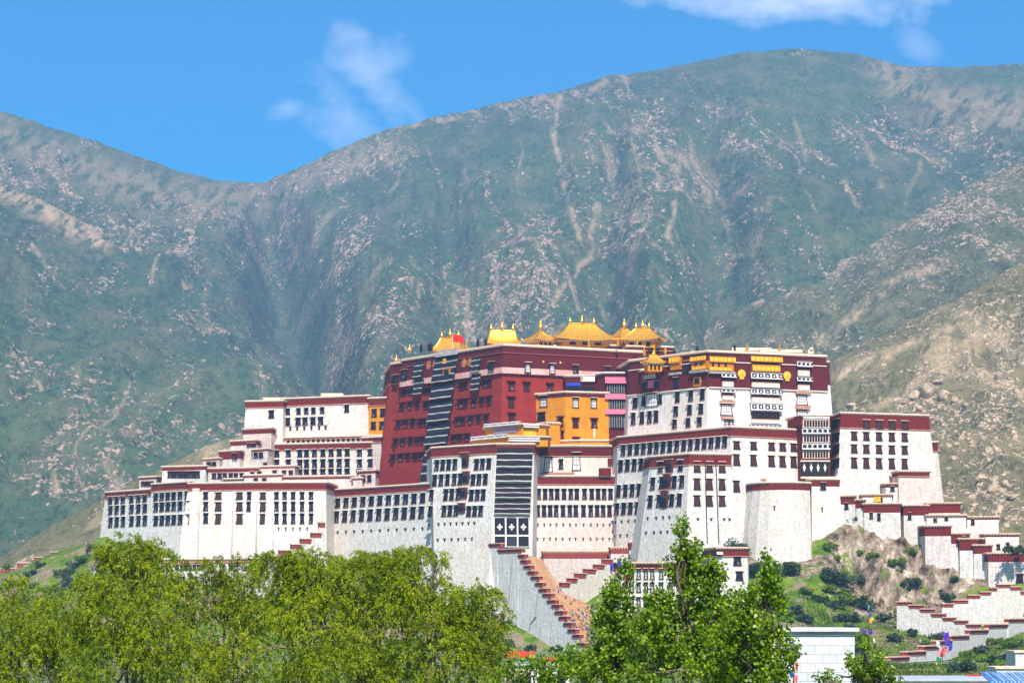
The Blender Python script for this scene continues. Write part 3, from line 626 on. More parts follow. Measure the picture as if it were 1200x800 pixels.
def hill():
    pts = []; 
    for px, py, Y in HP: p = P(px, py, Y); pts.append((p.x, p.y, p.z))
    for x, y, z in [(-330, 1000, 0), (-330, 1200, 0), (-250, 1300, 0), (0, 1330, 0), (250, 1280, 0), (330, 1150, 0), (330, 980, 0), (300, 860, 0), (50, 860, 2), (0, 930, 0), (-60, 940, 0), (-120, 960, 0), (-220, 960, 0), (-280, 940, 0),
                    (0, 1060, 50), (-60, 1090, 44), (-120, 1130, 42), (60, 1040, 48), (110, 1010, 45), (50, 970, 24), (-140, 1180, 20), (0, 1180, 20), (100, 1120, 25), (-40, 960, 1), (30, 930, 0), (20, 945, 0), (38, 905, 0), (44, 885, 0), (10, 945, 0), (20, 780, 0), (60, 640, 0), (220, 560, 0), (120, 560, 0), (0, 600, 0)]: pts.append((x, y, z))
    A = np.array(pts); n = len(A)
    D = np.hypot(A[:, None, 0]-A[None, :, 0], A[:, None, 1]-A[None, :, 1])
    K = np.zeros((n+3, n+3)); K[:n, :n] = -D+np.eye(n)*-.0; K[:n, n] = 1; K[:n, n+1:] = A[:, :2]; K[n, :n] = 1; K[n+1:, :n] = A[:, :2].T
    w = np.linalg.lstsq(K, np.concatenate([A[:, 2], [0, 0, 0]]), rcond=None)[0]
    global hill_z
    def hill_z(x, y):
        x = np.asarray(x, float); y = np.asarray(y, float); r = w[n]+w[n+1]*x+w[n+2]*y
        for i in range(n): r = r-w[i]*np.hypot(x-A[i, 0], y-A[i, 1])
        return np.maximum(r, -1.0)
    xs = np.arange(-340, 345, 1.6); ys = np.arange(540, 1335, 1.6); X, Y = np.meshgrid(xs, ys)
    Z = hill_z(X, Y)
    amp = np.clip(Z/12, 0, 1)
    cliff = np.exp(-(np.maximum(0, np.abs(X-146)-14)/12)**2-((Y-930)/22)**2)
    Z = Z+amp*((fbm(X/26, Y/26, 5, 61)-.5)*3.2+cliff*((fbm(X/11, Y/11, 5, 66, .6, True)-.5)*13+(fbm(X/3.5, Y/5, 3, 69, .6)-.5)*4))
    d = np.minimum(np.minimum(X+340, 345-X), np.minimum(Y-540, 1335-Y)); Z = np.where(d < 25, np.minimum(Z, -.4+d*.1), Z)
    global surf, HZ, HR
    def surf(px, py):
        th = (px-600)/FP; tz = (HOR-py)/FP
        for Yd in np.arange(560, 1300, .8):
            i = int((Yd-540)/1.6); j = int((th*Yd+340)/1.6)
            if 0 <= i < len(ys) and 0 <= j < len(xs) and EYE+tz*Yd <= Z[i, j]: return Vector((th*Yd, Yd, float(Z[i, j])))
        return None
    m, nt, b = newmat('hill_turf_and_rock'); p = posn(nt)
    nrm = nd(nt, 'ShaderNodeNewGeometry').outputs['Normal']; s = nd(nt, 'ShaderNodeSeparateXYZ'); lk(nt, nrm, s.inputs[0])
    g = ramp(nt, noise(nt, p, .16, 5, .65), [(.3, (.035, .075, .008)), (.5, (.10, .19, .010)), (.7, (.19, .25, .02))])
    e = ramp(nt, noise(nt, p, .5, 5, .7), [(.3, (.14, .10, .055)), (.7, (.36, .29, .19))])
    rk_ = ramp(nt, noise(nt, mapping(nt, p, (1, 1, .4)), .22, 7, .75), [(.37, (.035, .028, .024)), (.46, (.17, .125, .09)), (.56, (.36, .28, .21)), (.67, (.62, .53, .43))])
    a = nd(nt, 'ShaderNodeAttribute'); a.attribute_name = 'rock'
    ge = mixc(nt, ramp(nt, noise(nt, p, .075, 5, .6), [(.50, (0, 0, 0)), (.58, (1, 1, 1))]), g, e)
    f = mth(nt, 'ADD', a.outputs['Fac'], mth(nt, 'MULTIPLY', mth(nt, 'SUBTRACT', noise(nt, p, .12, 6, .7), .5), 5.0))
    c = mixc(nt, ramp(nt, f, [(.42, (0, 0, 0)), (.55, (1, 1, 1))]), ge, rk_)
    lk(nt, c, b.inputs['Base Color']); b.inputs['Roughness'].default_value = 1; b.inputs['Specular IOR Level'].default_value = .05
    bp = nd(nt, 'ShaderNodeBump'); bp.inputs['Strength'].default_value = .9; bp.inputs['Distance'].default_value = .9; lk(nt, noise(nt, p, .7, 6, .7), bp.inputs['Height']); lk(nt, bp.outputs[0], b.inputs['Normal'])
    rock = np.clip(cliff*1.1, 0, 1)+np.clip(np.exp(-((X-95)/40)**2-((Y-925)/12)**2)*.5, 0, 1)
    HZ = Z; HR = np.clip(rock, 0, 1)
    o = grid_mesh('palace_hill', np.stack([X, Y, Z], -1).reshape(-1, 3), len(ys), len(xs), m, {'rock': np.clip(rock, 0, 1)}); tag(o, kind='structure')
hill()
M_boulder = simple('tan_boulder', (.50, .37, .25), .95, var=.3, scale=.12, bump=.6)
def boulders():
    import bmesh
    PX, PY, X, Y, Z = SURF['mountain_foothill']; g = np.random.default_rng(3)
    lst = [(1088, 456, 10), (1071, 463, 7), (1106, 462, 7), (1099, 446, 6), (1060, 470, 5), (1119, 468, 5), (1078, 478, 4.5), (1132, 474, 4), (1150, 560, 6), (1164, 572, 7), (1178, 566, 5), (1156, 582, 5), (1185, 580, 5), (1140, 592, 4), (998, 474, 5), (1010, 480, 3.5), (1120, 520, 4), (1098, 528, 4), (1170, 440, 5), (1186, 452, 4), (1150, 500, 4)]
    for i, (px, py, r) in enumerate(lst):
        d = np.hypot(PX-px, PY-py-r*.5); k = int(np.argmin(d)); x, y, z = X.flat[k], Y.flat[k], Z.flat[k]; R_ = r*y/FP
        bm = bmesh.new(); bmesh.ops.create_icosphere(bm, subdivisions=3, radius=1)
        ax = g.uniform(.75, 1.25, 3); ps = g.uniform(0, 50, 3)
        for v in bm.verts:
            n = fbm(np.array([v.co.x*1.3+ps[0]]), np.array([v.co.y*1.3+v.co.z*1.7+ps[1]]), 4, 91)[0]; v.co = Vector((v.co.x*ax[0], v.co.y*ax[1]*1.2, v.co.z*ax[2]*.85))*(R_*(.65+.75*n))
        me = bpy.data.meshes.new('boulder'); bm.to_mesh(me); bm.free(); me.materials.append(M_boulder)
        o = bpy.data.objects.new('boulder', me); COL.objects.link(o); o.location = (x, y-R_*.3, z+R_*.25)
        if i == 0: tag(o, 'largest pale tan boulder in the outcrop right above the right hand palace block', 'boulder')
        elif i < 8: tag(o, 'pale tan boulder beside the largest one on the bare slope', 'boulder', 'boulders around the largest outcrop')
        else: tag(o, 'pale tan boulder lying loose on the bare right hand slope', 'boulder', 'loose boulders on the right hand slope')
boulders()
def haze():
    m = bpy.data.materials.new('haze_air'); m.use_nodes = True; nt = m.node_tree; nt.nodes.clear()
    v = nd(nt, 'ShaderNodeVolumePrincipled'); v.inputs['Color'].default_value = (.34, .60, 1.0, 1); v.inputs['Density'].default_value = HAZE; v.inputs['Anisotropy'].default_value = 0.0
    out = nd(nt, 'ShaderNodeOutputMaterial'); lk(nt, v.outputs[0], out.inputs['Volume'])
    mb = MB(); mb.abox(-4200, 4200, -60, 7800, -1.3, 1750); o = mb.build('haze', [m]); tag(o, kind='stuff')
HAZE = 8.6e-5
haze()
# ------------------------------------------------------------------ the palace, block by block
# ---- lower white tier, west end
L1 = Block('palace_wing', 'lowest white palace block at the far left end, three rows of six narrow windows', 'palace building', [(124, 1118), (181, 1088)], 577, 1118, 22, .13, 22, band=2.6, sides=(1, 0), group='blocks of the hilltop palace')
for a, b in ((581.5, 590.5), (592.5, 602.5), (605, 617)): row(L1, 0, [129.3, 136.6, 144, 154, 162, 169.6], a, b, 4.2)
L2 = Block('palace_wing', 'white palace block second from the left, with close rows of six dark windows', 'palace building', [(178, 1085), (224, 1063)], 567.5, 1085, 22, .13, 22, band=2.9, sides=(.6, 0), group='blocks of the hilltop palace')
for a, b in ((577.5, 586.5), (588.5, 599), (603.5, 615)): row(L2, 0, [182.5, 189.5, 196.5, 203.4, 211, 219], a, b, 4.4)
L3 = Block('palace_wing', 'long white bastioned palace block with columns of paired dark windows and strong sloping buttresses', 'palace building', [(221, 1063), (299, 1056), (382, 1055)], 566.5, 1063, 20, .14, 26, band=2.9, sides=(1, .25), wall=M_white_worn, group='blocks of the hilltop palace')
for px in (241,): 
    for a, b in ((576, 584.5), (587, 598), (600, 612.5)): row(L3, 0, [px], a, b, 5)
for px, w in ((255.7, 7), (280.5, 7)):
    for a, b in ((576, 584.5), (587, 598), (600.5, 613)): row(L3, 0, [px], a, b, w, 'shutter')
row(L3, 0, [292], 576, 585, 4.5); row(L3, 0, [291.3], 587, 598.5, 4.5)
for a, b in ((576, 584.5), (587, 598.5), (600.5, 613)):
    row(L3, 1, [308], a, b, 6.5, 'shutter'); row(L3, 1, [324, 333.5, 343.5, 354, 364.5], a, b, 4.8)
# buttress piers on the bastioned block
for px0, px1, pt, i in ((226, 234, 572, 0), (262, 273, 585, 0), (296.5, 301, 585, 0), (312, 319, 590, 1), (369, 377, 576, 1)):
    f = L3.fac[i]; zt = f.hit(px0, pt).z; u0, u1 = f.u_at(px0, zt), f.u_at(px1, zt); mb = MB()
    r0 = [f.at(u0, zt), f.at(u1, zt), f.at(u1, zt)+f.n*.3, f.at(u0, zt)+f.n*.3]
    zb = 24; du = 2.2; r1 = [f.at(u0-du, zb)-f.n*.5, f.at(u1+du, zb)-f.n*.5, f.at(u1+du*.7, zb)+f.n*3.2, f.at(u0-du*.7, zb)+f.n*3.2]
    mb.loft([r1, r0], 0); mb.build('buttress', [M_white_worn], L3.o)
row(L3, 1, lsp(318, 360, 6), 618, 622, 1.6, 'vent')
L4 = Block('palace_wing', 'long white palace block under the red palace with two rows of eleven dark windows', 'palace building', [(385, 1078), (510, 1020)], 574.5, 1078, 10, .14, 20, band=2.7, sides=(0, 0), group='blocks of the hilltop palace')
cs = [395.5, 405.3, 415, 425, 435, 445, 455, 465, 475, 485, 495]
row(L4, 0, cs, 583, 594.5, 5); row(L4, 0, [c-1.6 for c in cs], 598, 611.5, 5); row(L4, 0, cs, 622, 625.5, 1.5, 'vent')
# ---- central bastion with the great curtain
CB = Block('palace_bastion', 'central white bastion with the tall black and white striped curtain over its door', 'palace building', [(506, 1014), (582, 990), (626, 991)], 525, 1014, 0, .155, 24, band=3.6, band_m=M_maroon_red, sides=(0, 0), wall=M_white, group='blocks of the hilltop palace')
row(CB, 0, [511.5, 518.5, 525.5, 532.8], 538, 551, 4.6); row(CB, 0, [558, 565, 572.5], 537, 550, 4.6)
row(CB, 0, [509, 516.5, 524, 532, 539], 555, 569, 4.6); row(CB, 0, [554, 561, 568.5], 555, 568, 4.6)
row(CB, 0, [505, 522, 529, 536.5], 573, 586.5, 4.6); row(CB, 0, [552, 559, 566], 573, 586, 4.6)
row(CB, 0, [503.5, 520, 527, 534], 592, 605, 4.6); row(CB, 0, [549, 556, 563], 592, 604.5, 4.6)
row(CB, 0, [503, 514, 521, 528, 535, 542, 549, 556], 613, 616.5, 1.5, 'vent'); row(CB, 0, [513, 521, 529, 537, 545, 553], 631, 634.5, 1.5, 'vent')
for a, b, px in ((531, 548, 545.5), (553, 567, 546.5), (572, 584, 544), (590, 601, 541.5)):
    s_ = slab(CB, 0, px-3.4, px+3.4, a, b, .9, 'loggia', [M_wood])
    f = CB.fac[0]; panel(CB, 0, px-2.7, px+2.7, a+2, b-3, 1.0, 1.05, 'loggia_screen', [M_glass]); slab(CB, 0, px-4.6, px+4.6, a-1.2, a-.2, 1.5, 'loggia_roof', [M_pinkledge])
# curtain tiers
def stripes(blk, i, px0, px1, tiers, name, lean=0, dark=None):
    f = blk.fac[i]
    ya, yb = tiers[0][0], tiers[-1][1]
    for a, b, n in tiers:
        la, lb = lean*(a-ya)/(yb-ya), lean*(b-ya)/(yb-ya)
        zt = f.hit(px0, a).z; zb = f.hit(px0, b).z; mb = MB(); NX = 14; K = n*6
        def q(x, k, off=0):
            t = k/K; z = zt+(zb-zt)*t; l = la+(lb-la)*t; u = f.u_at(px0+l, z)*(1-x)+f.u_at(px1+l, z)*x
            tt = (t*n) % 1.0; dd = .5+1.5*t+.35*math.sin(math.pi*tt)*(0.6+.4*math.sin(x*9+t*5))
            return f.at(u, z+.07*math.sin(x*11+k*.7))+f.out*(dd+off)
        for k in range(K):
            mi = 1 if k % 6 == 5 else 0
            for j in range(NX): mb.quad([q(j/NX, k+1), q((j+1)/NX, k+1), q((j+1)/NX, k), q(j/NX, k)], mi)
        for j in range(NX): mb.quad([q(j/NX, 0), q((j+1)/NX, 0), q((j+1)/NX, 0, -.5), q(j/NX, 0, -.5)], 1)
        for e in (0, 1):
            for k in range(K): mb.quad([q(e, k), q(e, k+1), q(e, k+1, -.4), q(e, k, -.4)], 0)
        mb.build(name, [dark or M_curt, M_strp], blk.o)
M_strp = simple('curtain_stripe', (.50, .49, .47), .9)
M_curt = simple('yak_hair_curtain', (.017, .012, .014), .95, var=.3, scale=1.3, bump=.3)
M_curt_blue = simple('dark_blue_curtain', (.012, .014, .030), .95, var=.3, scale=1.3)
stripes(CB, 1, 582.3, 624.5, [(524.5, 548, 3), (549, 565, 2), (566.5, 584, 3), (585, 603, 3)], 'striped_curtain', lean=-3.5)
M_dcurt = simple('door_curtain_black', (.012, .010, .012), .9, var=.2)
def door_curtain():
    f = CB.fac[1]; zt = f.hit(578.5, 605.5).z; zb = f.hit(578, 641).z; mb = MB()
    u0, u1 = f.u_at(578.8, zb), f.u_at(620.5, zb); L = (u1-u0)
    def at(u, z, d): return f.at(u, z)+f.out*d
    def rect(ua, ub, za, zb_, d, m): mb.quad([at(ua, za, d), at(ub, za, d), at(ub, zb_, d), at(ua, zb_, d)], m); 
    mb.box(f.at((u0+u1)/2, (zt+zb)/2)+f.out*.45, f.u, f.out, f.up, L/2, .25, (zt-zb)/2, 1)
    H = zt-zb
    for k in range(3):
        a, b = u0+L*(k/3)+.3, u0+L*((k+1)/3)-.3
        mb.box(f.at((a+b)/2, zb+H*.69)+f.out*.75, f.u, f.out, f.up, (b-a)/2, .06, H*.28, 0)
        mb.box(f.at((a+b)/2, zb+H*.19)+f.out*(.75 if k != 1 else .68), f.u, f.out, f.up, (b-a)/2, .06, H*.165, 0 if k != 1 else 2)
    mb.build('door_curtain', [M_dcurt, M_cloth_w, M_dark], CB.o)
    for k in range(3):   # a white eightfold knot on each panel
        c = f.at(u0+L*(k+.5)/3, zb+H*.66)+f.out*.86; mb = MB()
        for dx, dz in ((0, 0), (1, 0), (-1, 0), (0, 1), (0, -1)):
            cc = c+f.u*dx*.78+f.up*dz*.95; s = .42
            mb.quad([cc+f.u*s, cc+f.up*s*1.15, cc-f.u*s, cc-f.up*s*1.15], 0)
        for dx, dz in ((1, 1), (-1, 1), (1, -1), (-1, -1)):
            cc = c+f.u*dx*.42+f.up*dz*.5; s = .22
            mb.quad([cc+f.u*s+f.out*.01, cc+f.up*s+f.out*.01, cc-f.u*s+f.out*.01, cc-f.up*s+f.out*.01], 0)
        mb.build('knot_emblem', [M_cloth_w], CB.o)
door_curtain()
# glazed gallery crowning the bastion (two tiers, white valances)
GA = Block('roof_gallery', 'two tiered ochre gallery with white fringed valances above the striped curtain', 'gallery', [(571, 1010), (612, 994), (640, 1000)], 497, 994, 83, .02, 10, band=0, wall=M_ochre, cornice=1.1, cornice_m=M_cream, th=.3)
panel(GA, 0, 569.5, 612.3, 496.8, 500.6, 1.2, 1.35, 'valance', [M_valF], folds=12); panel(GA, 1, 611.7, 630, 496.8, 500.6, 1.2, 1.35, 'valance', [M_valF], folds=8)
panel(GA, 0, 579, 606, 501.5, 508.5, .25, .25, 'lattice_window', [simple('lilac_lattice', (.30, .24, .33), .8, var=.35, scale=1.5)]); panel(GA, 1, 613, 628, 503, 510, .25, .25, 'lattice_window', [M_yellow_cloth])
GB = Block('roof_gallery', 'lower terrace gallery with striped white valance just above the great curtain', 'gallery', [(556, 1008), (595, 990.5), (642, 994)], 511.5, 990.5, 82.5, .02, 10, band=0, wall=M_ochre, cornice=1.0, th=.3)
panel(GB, 0, 554, 596.5, 511.8, 516.2, 1.1, 1.2, 'valance', [M_valF], folds=12); panel(GB, 1, 595.5, 632, 512.5, 516.8, 1.1, 1.2, 'valance', [M_valF], folds=10)
panel(GB, 1, 583+14, 601, 517.5, 522, .25, .25, 'lattice_window', [MATS['lilac_lattice']]); panel(GB, 1, 603, 618, 517.5, 523, .25, .25, 'lattice_window', [M_yellow_cloth])

# ---- block right of the curtain
R1 = Block('palace_wing', 'pinkish white palace block right of the striped curtain, windows over rows of vents', 'palace building', [(622, 1004), (724, 1004)], 558, 1004, 20, .12, 24, band=3.2, band_m=M_maroon_red, wall=M_white_pink, group='blocks of the hilltop palace')
cs = [631.3, 638.8, 646, 653, 661, 669, 676, 685, 693.5, 701, 708, 715.5]
row(R1, 0, cs, 571, 584.5, 4.8); row(R1, 0, [c-1.2 for c in cs], 590.5, 604.5, 4.8)
row(R1, 0, [c-1 for c in cs], 613.5, 617, 1.5, 'vent'); row(R1, 0, [c-1.5 for c in cs], 630, 633.5, 1.5, 'vent')
slab(R1, 0, 701.5, 716, 548.5, 557, 2.0, 'rooftop_box', [M_maroon_red]) 
R1u = Block('palace_wing', 'set back white storey below the ochre chapel with a maroon frieze and large framed windows', 'palace building', [(624, 1013), (673, 1010), (727, 1012)], 522.5, 1010, 60, .03, 14, band=4.0, band_m=M_maroon, wall=M_white_clean, group='blocks of the hilltop palace')
row(R1u, 0, [628.7], 536, 548, 7, 'cabin'); row(R1u, 0, [642.5], 535.5, 552.5, 10, 'cabin'); row(R1u, 0, [657.5], 537, 549, 5); row(R1u, 1, [675.5], 530.5, 550.5, 9, 'cabin')
slab(R1u, 0, 624, 673, 553.5, 555, .8, 'ledge', [M_pinkledge]); slab(R1u, 1, 712, 724, 537, 545, .8, 'wall_patch', [M_maroon_red])
# ---- big left-facing wall of the white palace foundation
R2 = Block('palace_wing', 'large white palace foundation block with a long maroon frieze below the white palace', 'palace building', [(724, 1000), (857, 945), (944, 962)], 512.5, 1000, 20, .12, 26, band=3.3, band_m=M_maroon_red, sides=(.35, 0), wall=M_white, group='blocks of the hilltop palace')
row(R2, 0, [730, 738, 746, 753.8, 761.5, 769, 776.8, 784.7, 792.8, 801, 808.8, 817, 825, 833, 841, 849], 520, 533.5, 4.6)
row(R2, 0, [727, 735, 743, 751, 759], 538, 552, 4.6); row(R2, 0, [724.5, 732.5, 740.5, 748.5], 567.5, 582, 4.6); row(R2, 0, [722.5, 730.5, 738.5, 746.5], 588.5, 602.5, 4.6)
row(R2, 0, [721, 728.5, 736.5, 744], 610, 613.5, 1.5, 'vent'); row(R2, 0, [719.5, 727, 735, 743], 626.5, 630, 1.5, 'vent')
for a, b in ((515.5, 525.5), (530.5, 544.5)): row(R2, 1, [863.3, 883.2, 904.3, 917.2, 930.2], a, b, 6.8, 'shutter')
row(R2, 1, [863.3], 561.5, 575.5, 6.8, 'shutter'); slab(R2, 1, 891, 897.5, 560.5, 561.8, .8, 'ledge', [M_pinkledge])
# ---- projecting bastion in front
R3 = Block('palace_bastion', 'projecting white bastion with a central wooden loggia, drainpipes and a maroon top band', 'palace building', [(763, 957), (808, 938), (856, 942)], 535.5, 957, 26, .14, 14, band=4.0, band_m=M_maroon_red, sides=(1, .5), group='blocks of the hilltop palace')
row(R3, 0, [773.8, 797.3], 540.5, 553, 4.6); row(R3, 0, [764.5, 775, 789.7, 798.5], 558, 573, 4.8); row(R3, 0, [761.5, 771.8, 786.8, 795.8], 579, 594, 4.8)
row(R3, 0, [759, 769, 777, 784.5, 793.5], 606, 609.5, 1.5, 'vent'); row(R3, 0, [757, 766.5, 774.5, 782, 791.5], 623, 626.5, 1.5, 'vent')
for a, b, px in ((539, 553.5, 785), (556, 572.5, 782.2), (575.5, 595, 779)):
    slab(R3, 0, px-3.6, px+3.6, a, b, .9, 'loggia', [M_wood]); panel(R3, 0, px-2.8, px+2.8, a+2, b-3, 1.0, 1.05, 'loggia_screen', [M_glass]); slab(R3, 0, px-5, px+5, a-1.2, a-.2, 1.5, 'loggia_roof', [M_pinkledge])
for a, b in ((539.5, 552.5), (558.5, 573), (578.5, 592)): row(R3, 1, [817, 831.5, 846.3], a, b, 7, 'shutter')
row(R3, 1, [818, 833.5, 848.7, 861-6], 607, 610, 2.2, 'vent')
for p0, p1 in (((826, 538), (828.6, 636)), ((838.5, 538), (842.2, 636))):
    f = R3.fac[1]; mb = MB(); mb.tube([f.hit(*p0)+f.out*.3, f.hit(*p1)+f.out*.3], .2, 6); mb.build('drainpipe', [M_pole], R3.o)
# ---- rounded tower and the narrow tower beside it
T1 = Block('round_tower', 'blank rounded white tower with a maroon rim, standing on the slope below the white palace', 'tower', [(873, 950), (877, 943), (883, 937.5), (892, 933.5), (903, 931), (916, 930), (928, 930.4), (939, 932), (949, 935)], 566, 934, 14, .12, 16, band=2.6, band_m=M_maroon_red, wall=M_white_worn, sides=(.3, .2), ledge=False, th=.35)
row(T1, 4, [907.5], 593, 598, 1.4, 'vent')
T2 = Block('square_tower', 'narrow blank white tower between the rounded tower and the right hand palace block', 'tower', [(951, 946), (983, 948)], 561.5, 946, 14, .12, 16, band=2.6, band_m=M_maroon_red, wall=M_white_worn, sides=(.2, .6), ledge=False, th=.35)
row(T2, 0, [964.5], 564, 573, 5.5, 'plain'); row(T2, 0, [963.5], 595, 600, 1.6, 'vent'); 
# ---- gallery tower left of the right-hand block
G = Block('gallery_tower', 'bay of stacked wooden galleries with patterned valances, left of the right hand palace block', 'gallery', [(931, 962), (940, 955), (973, 955)], 487, 955, 40, .03, 12, band=0, wall=M_maroon_red, cornice=.8, th=.3)
row(G, 1, [951, 960], 490, 500, 5, 'plain'); panel(G, 1, 941, 972, 488, 491, .9, 1.0, 'valance', [M_valF], folds=6)
for a, b, mm, h in ((502, 508.6, M_val, 1), (519.5, 527, M_val, 1)):
    panel(G, 1, 939.5, 972.5, a, b, 1.5, 1.9, 'valance', [mm], folds=8); slab(G, 1, 939.5, 972.5, a-1, a, 1.8, 'gallery_roof', [M_stone])
for a, b in ((492, 501), (509.5, 518.5), (528, 537)):
    slab(G, 1, 940.5, 971.5, a, b, 1.0, 'gallery_screen', [M_cream]); 
    f = G.fac[1]; z0, z1 = f.hit(941, b-.8).z, f.hit(941, a+.6).z; mb = MB(); ua, ub = f.u_at(941.5, z0), f.u_at(970.5, z0); n = 9
    for k in range(n):
        uu = ua+(ub-ua)*(k+.5)/n; mb.box(f.at(uu, (z0+z1)/2)+f.n*1.03, f.u, f.n, (0, 0, 1), (ub-ua)/n*.38, .05, (z1-z0)/2, 0)
    mb.build('gallery_glazing', [M_glass], G.o)
panel(G, 1, 938, 971, 541, 557, 1.5, 1.7, 'black_curtain', [M_valB], folds=8); slab(G, 1, 937.5, 972, 539.3, 541, 1.9, 'gallery_roof', [M_cream]); slab(G, 1, 938, 984, 558.5, 560.8, 2.4, 'ledge', [M_cream])
slab(G, 0, 931.5, 939.5, 487.5, 499.5, .6, 'wall_patch', [M_maroon_red])
# ---- right-hand block
RW = Block('palace_wing', 'large white palace block at the right end with four rows of brown shuttered windows', 'palace building', [(972, 972), (986, 955), (1088, 968)], 484, 955, 24, .12, 26, band=5.6, band_m=M_maroon_red, sides=(0, 1), wall=M_white, group='blocks of the hilltop palace')
cs = [1001, 1015.3, 1030.2, 1045.2, 1060.2]
row(RW, 1, cs[1:], 491.5, 501.5, 7, 'shutter')
for a, b in ((504.5, 515), (519.5, 530), (534.5, 547.5)): row(RW, 1, cs, a, b, 7, 'shutter')
for a, b in ((490.5, 500), (506.5, 517), (519.5, 532), (536, 548)): row(RW, 0, [979.2], a, b, 7.5, 'plain')
RX = Block('palace_annex', 'narrow white wall end with a small maroon top, behind the right hand palace block', 'palace building', [(1084, 985), (1098, 982)], 518, 982, 24, .1, 12, band=3.5, sides=(0, 1), wall=M_white, th=.3)
RY = Block('palace_annex', 'plain white annex with a maroon top leaning on the foot of the right hand block', 'palace building', [(1053, 948), (1089, 950)], 552, 948, 26, .02, 9, band=1.8, wall=M_white_pink, th=.3, sides=(0, 0))

# ---- white palace (upper)
WP = Block('white_palace', 'upper white palace with tall maroon attic, gold discs and yellow curtained balconies', 'palace building', [(738, 1022), (830, 985), (967, 1004)], 412.5, 985, 62, .075, 36, band=14.2, band_m=M_maroon, wall=M_white_clean, sides=(.6, 1), cornice=.9, ledge=False, th=.7)
row(WP, 0, [744.2], 465, 478, 5, 'tall'); row(WP, 0, [763.5], 461, 476, 14, 'cabin'); row(WP, 0, [754, 773.5], 463, 475, 4, 'tall')
row(WP, 0, [742, 752.2, 761, 768.7], 482.5, 497, 4.8)
row(WP, 0, [793.7, 809.4, 823], 458, 471, 5); row(WP, 0, [791.8, 808, 821.3], 475, 487.5, 5); row(WP, 0, [790.5, 806.3, 819.6], 490.5, 501.5, 5)
for k, (i, px0, px1) in enumerate(((0, 738, 830), (1, 830, 967))):
    f = WP.fac[i]; mb = MB(); 
    for zz, dd, hh in ((ZH(423.5, 985), .35, .35), (WP.top-14.3, .45, .4)):
        mb.box(f.at(f.L/2, zz)+f.n*dd/2, f.u, f.n, (0, 0, 1), f.L/2+.3, dd, hh/2, 0)
    mb.build('beam_course', [M_dots], WP.o)
# corner balcony, yellow
panel(WP, 0, 812, 830.5, 419, 424.5, 1.6, 1.9, 'yellow_curtain', [M_valY], folds=8); panel(WP, 1, 829.5, 860, 418, 424.5, 1.6, 1.9, 'yellow_curtain', [M_valY], folds=12)
slab(WP, 0, 812, 830.5, 424.8, 434, 1.1, 'balcony', [M_orange_wood]); slab(WP, 1, 829.5, 859, 424.8, 434.5, 1.1, 'balcony', [M_orange_wood])
panel(WP, 0, 814, 830.5, 430, 434.5, 1.5, 1.6, 'yellow_curtain', [M_valY]); panel(WP, 1, 829.5, 856, 430, 434.5, 1.5, 1.6, 'yellow_curtain', [M_valY])
slab(WP, 0, 811, 830.5, 435, 437.5, 1.8, 'balcony_floor', [M_stone]); slab(WP, 1, 829.5, 860, 435, 437.5, 1.8, 'balcony_floor', [M_stone])
for i, px in ((0, 818), (0, 824), (1, 834), (1, 841), (1, 849)): slab(WP, i, px-1.2, px+1.2, 425.5, 429.5, 1.35, 'balcony_opening', [M_dark])
slab(WP, 0, 813, 822, 442, 453, .4, 'attic_window', [M_orange_wood]); panel(WP, 0, 814.5, 820.5, 443, 450, .5, .5, 'attic_pane', [M_glass])
slab(WP, 0, 787, 799, 420, 434, 1.0, 'balcony', [M_orange_wood]); panel(WP, 0, 786.5, 799.5, 419, 426.5, 1.4, 1.6, 'yellow_curtain', [M_valY]); slab(WP, 0, 786, 799, 437, 440, 1.2, 'balcony_floor', [M_stone])
row(WP, 0, [792.5], 441, 453, 6, 'plain'); row(WP, 0, [805], 421, 436, 6, 'plain')
# balconied columns on the sunny face
def bal(blk, i, px0, px1, items):
    for it in items:
        k, a, b = it[0], it[1], it[2]
        if k == 'v': panel(blk, i, px0-1.5, px1+1.5, a, b, 1.5, 1.9, 'valance', [M_valD if it[3:] == ('D',) else M_val], folds=10); slab(blk, i, px0-1.5, px1+1.5, a-.9, a-.1, 1.8, 'balcony_roof', [M_stone])
        elif k == 'y': panel(blk, i, px0-1.5, px1+1.5, a, b, 1.6, 1.9, 'yellow_curtain', [M_valY], folds=12)
        elif k == 'c': slab(blk, i, px0+.8, px1-.8, a, b, 1.0, 'parapet_panel', [M_white_clean]); slab(blk, i, px0+.6, px1-.6, a-.5, a, 1.2, 'rail', [M_orange_wood])
        elif k == 'o': slab(blk, i, px0+.8, px1-.8, a, b, 1.0, 'orange_balcony', [M_orange_wood]); panel(blk, i, px0+.8, px1-.8, a+1, b, 1.3, 1.4, 'yellow_curtain', [M_valY])
        elif k == 'd': slab(blk, i, px0+1, px1-1, a, b, .7, 'dark_opening', [M_glass]); 
        elif k == 'p':
            f = blk.fac[i]; z0, z1 = f.hit(px0, b).z, f.hit(px0, a).z; ua, ub = f.u_at(px0+1, z0), f.u_at(px1-1, z0); mb = MB(); n = it[3]
            for q in range(n+1): mb.box(f.at(ua+(ub-ua)*q/n, (z0+z1)/2)+f.n*.85, f.u, f.n, (0, 0, 1), .12, .12, (z1-z0)/2, 0)
            mb.build('balustrade', [M_wood], blk.o)
bal(WP, 1, 879.5, 913.5, [('y', 417.5, 424), ('d', 424.5, 427), ('o', 427, 435), ('v', 437, 444, 'D'), ('d', 445, 447.5), ('c', 448, 453.5), ('v', 456, 462, 'D'), ('d', 462.5, 465), ('c', 465.5, 472), ('v', 473, 481, 'D'), ('d', 482, 490), ('p', 483, 489.5, 9), ('c', 491, 495.5), ('v', 497.5, 500)])
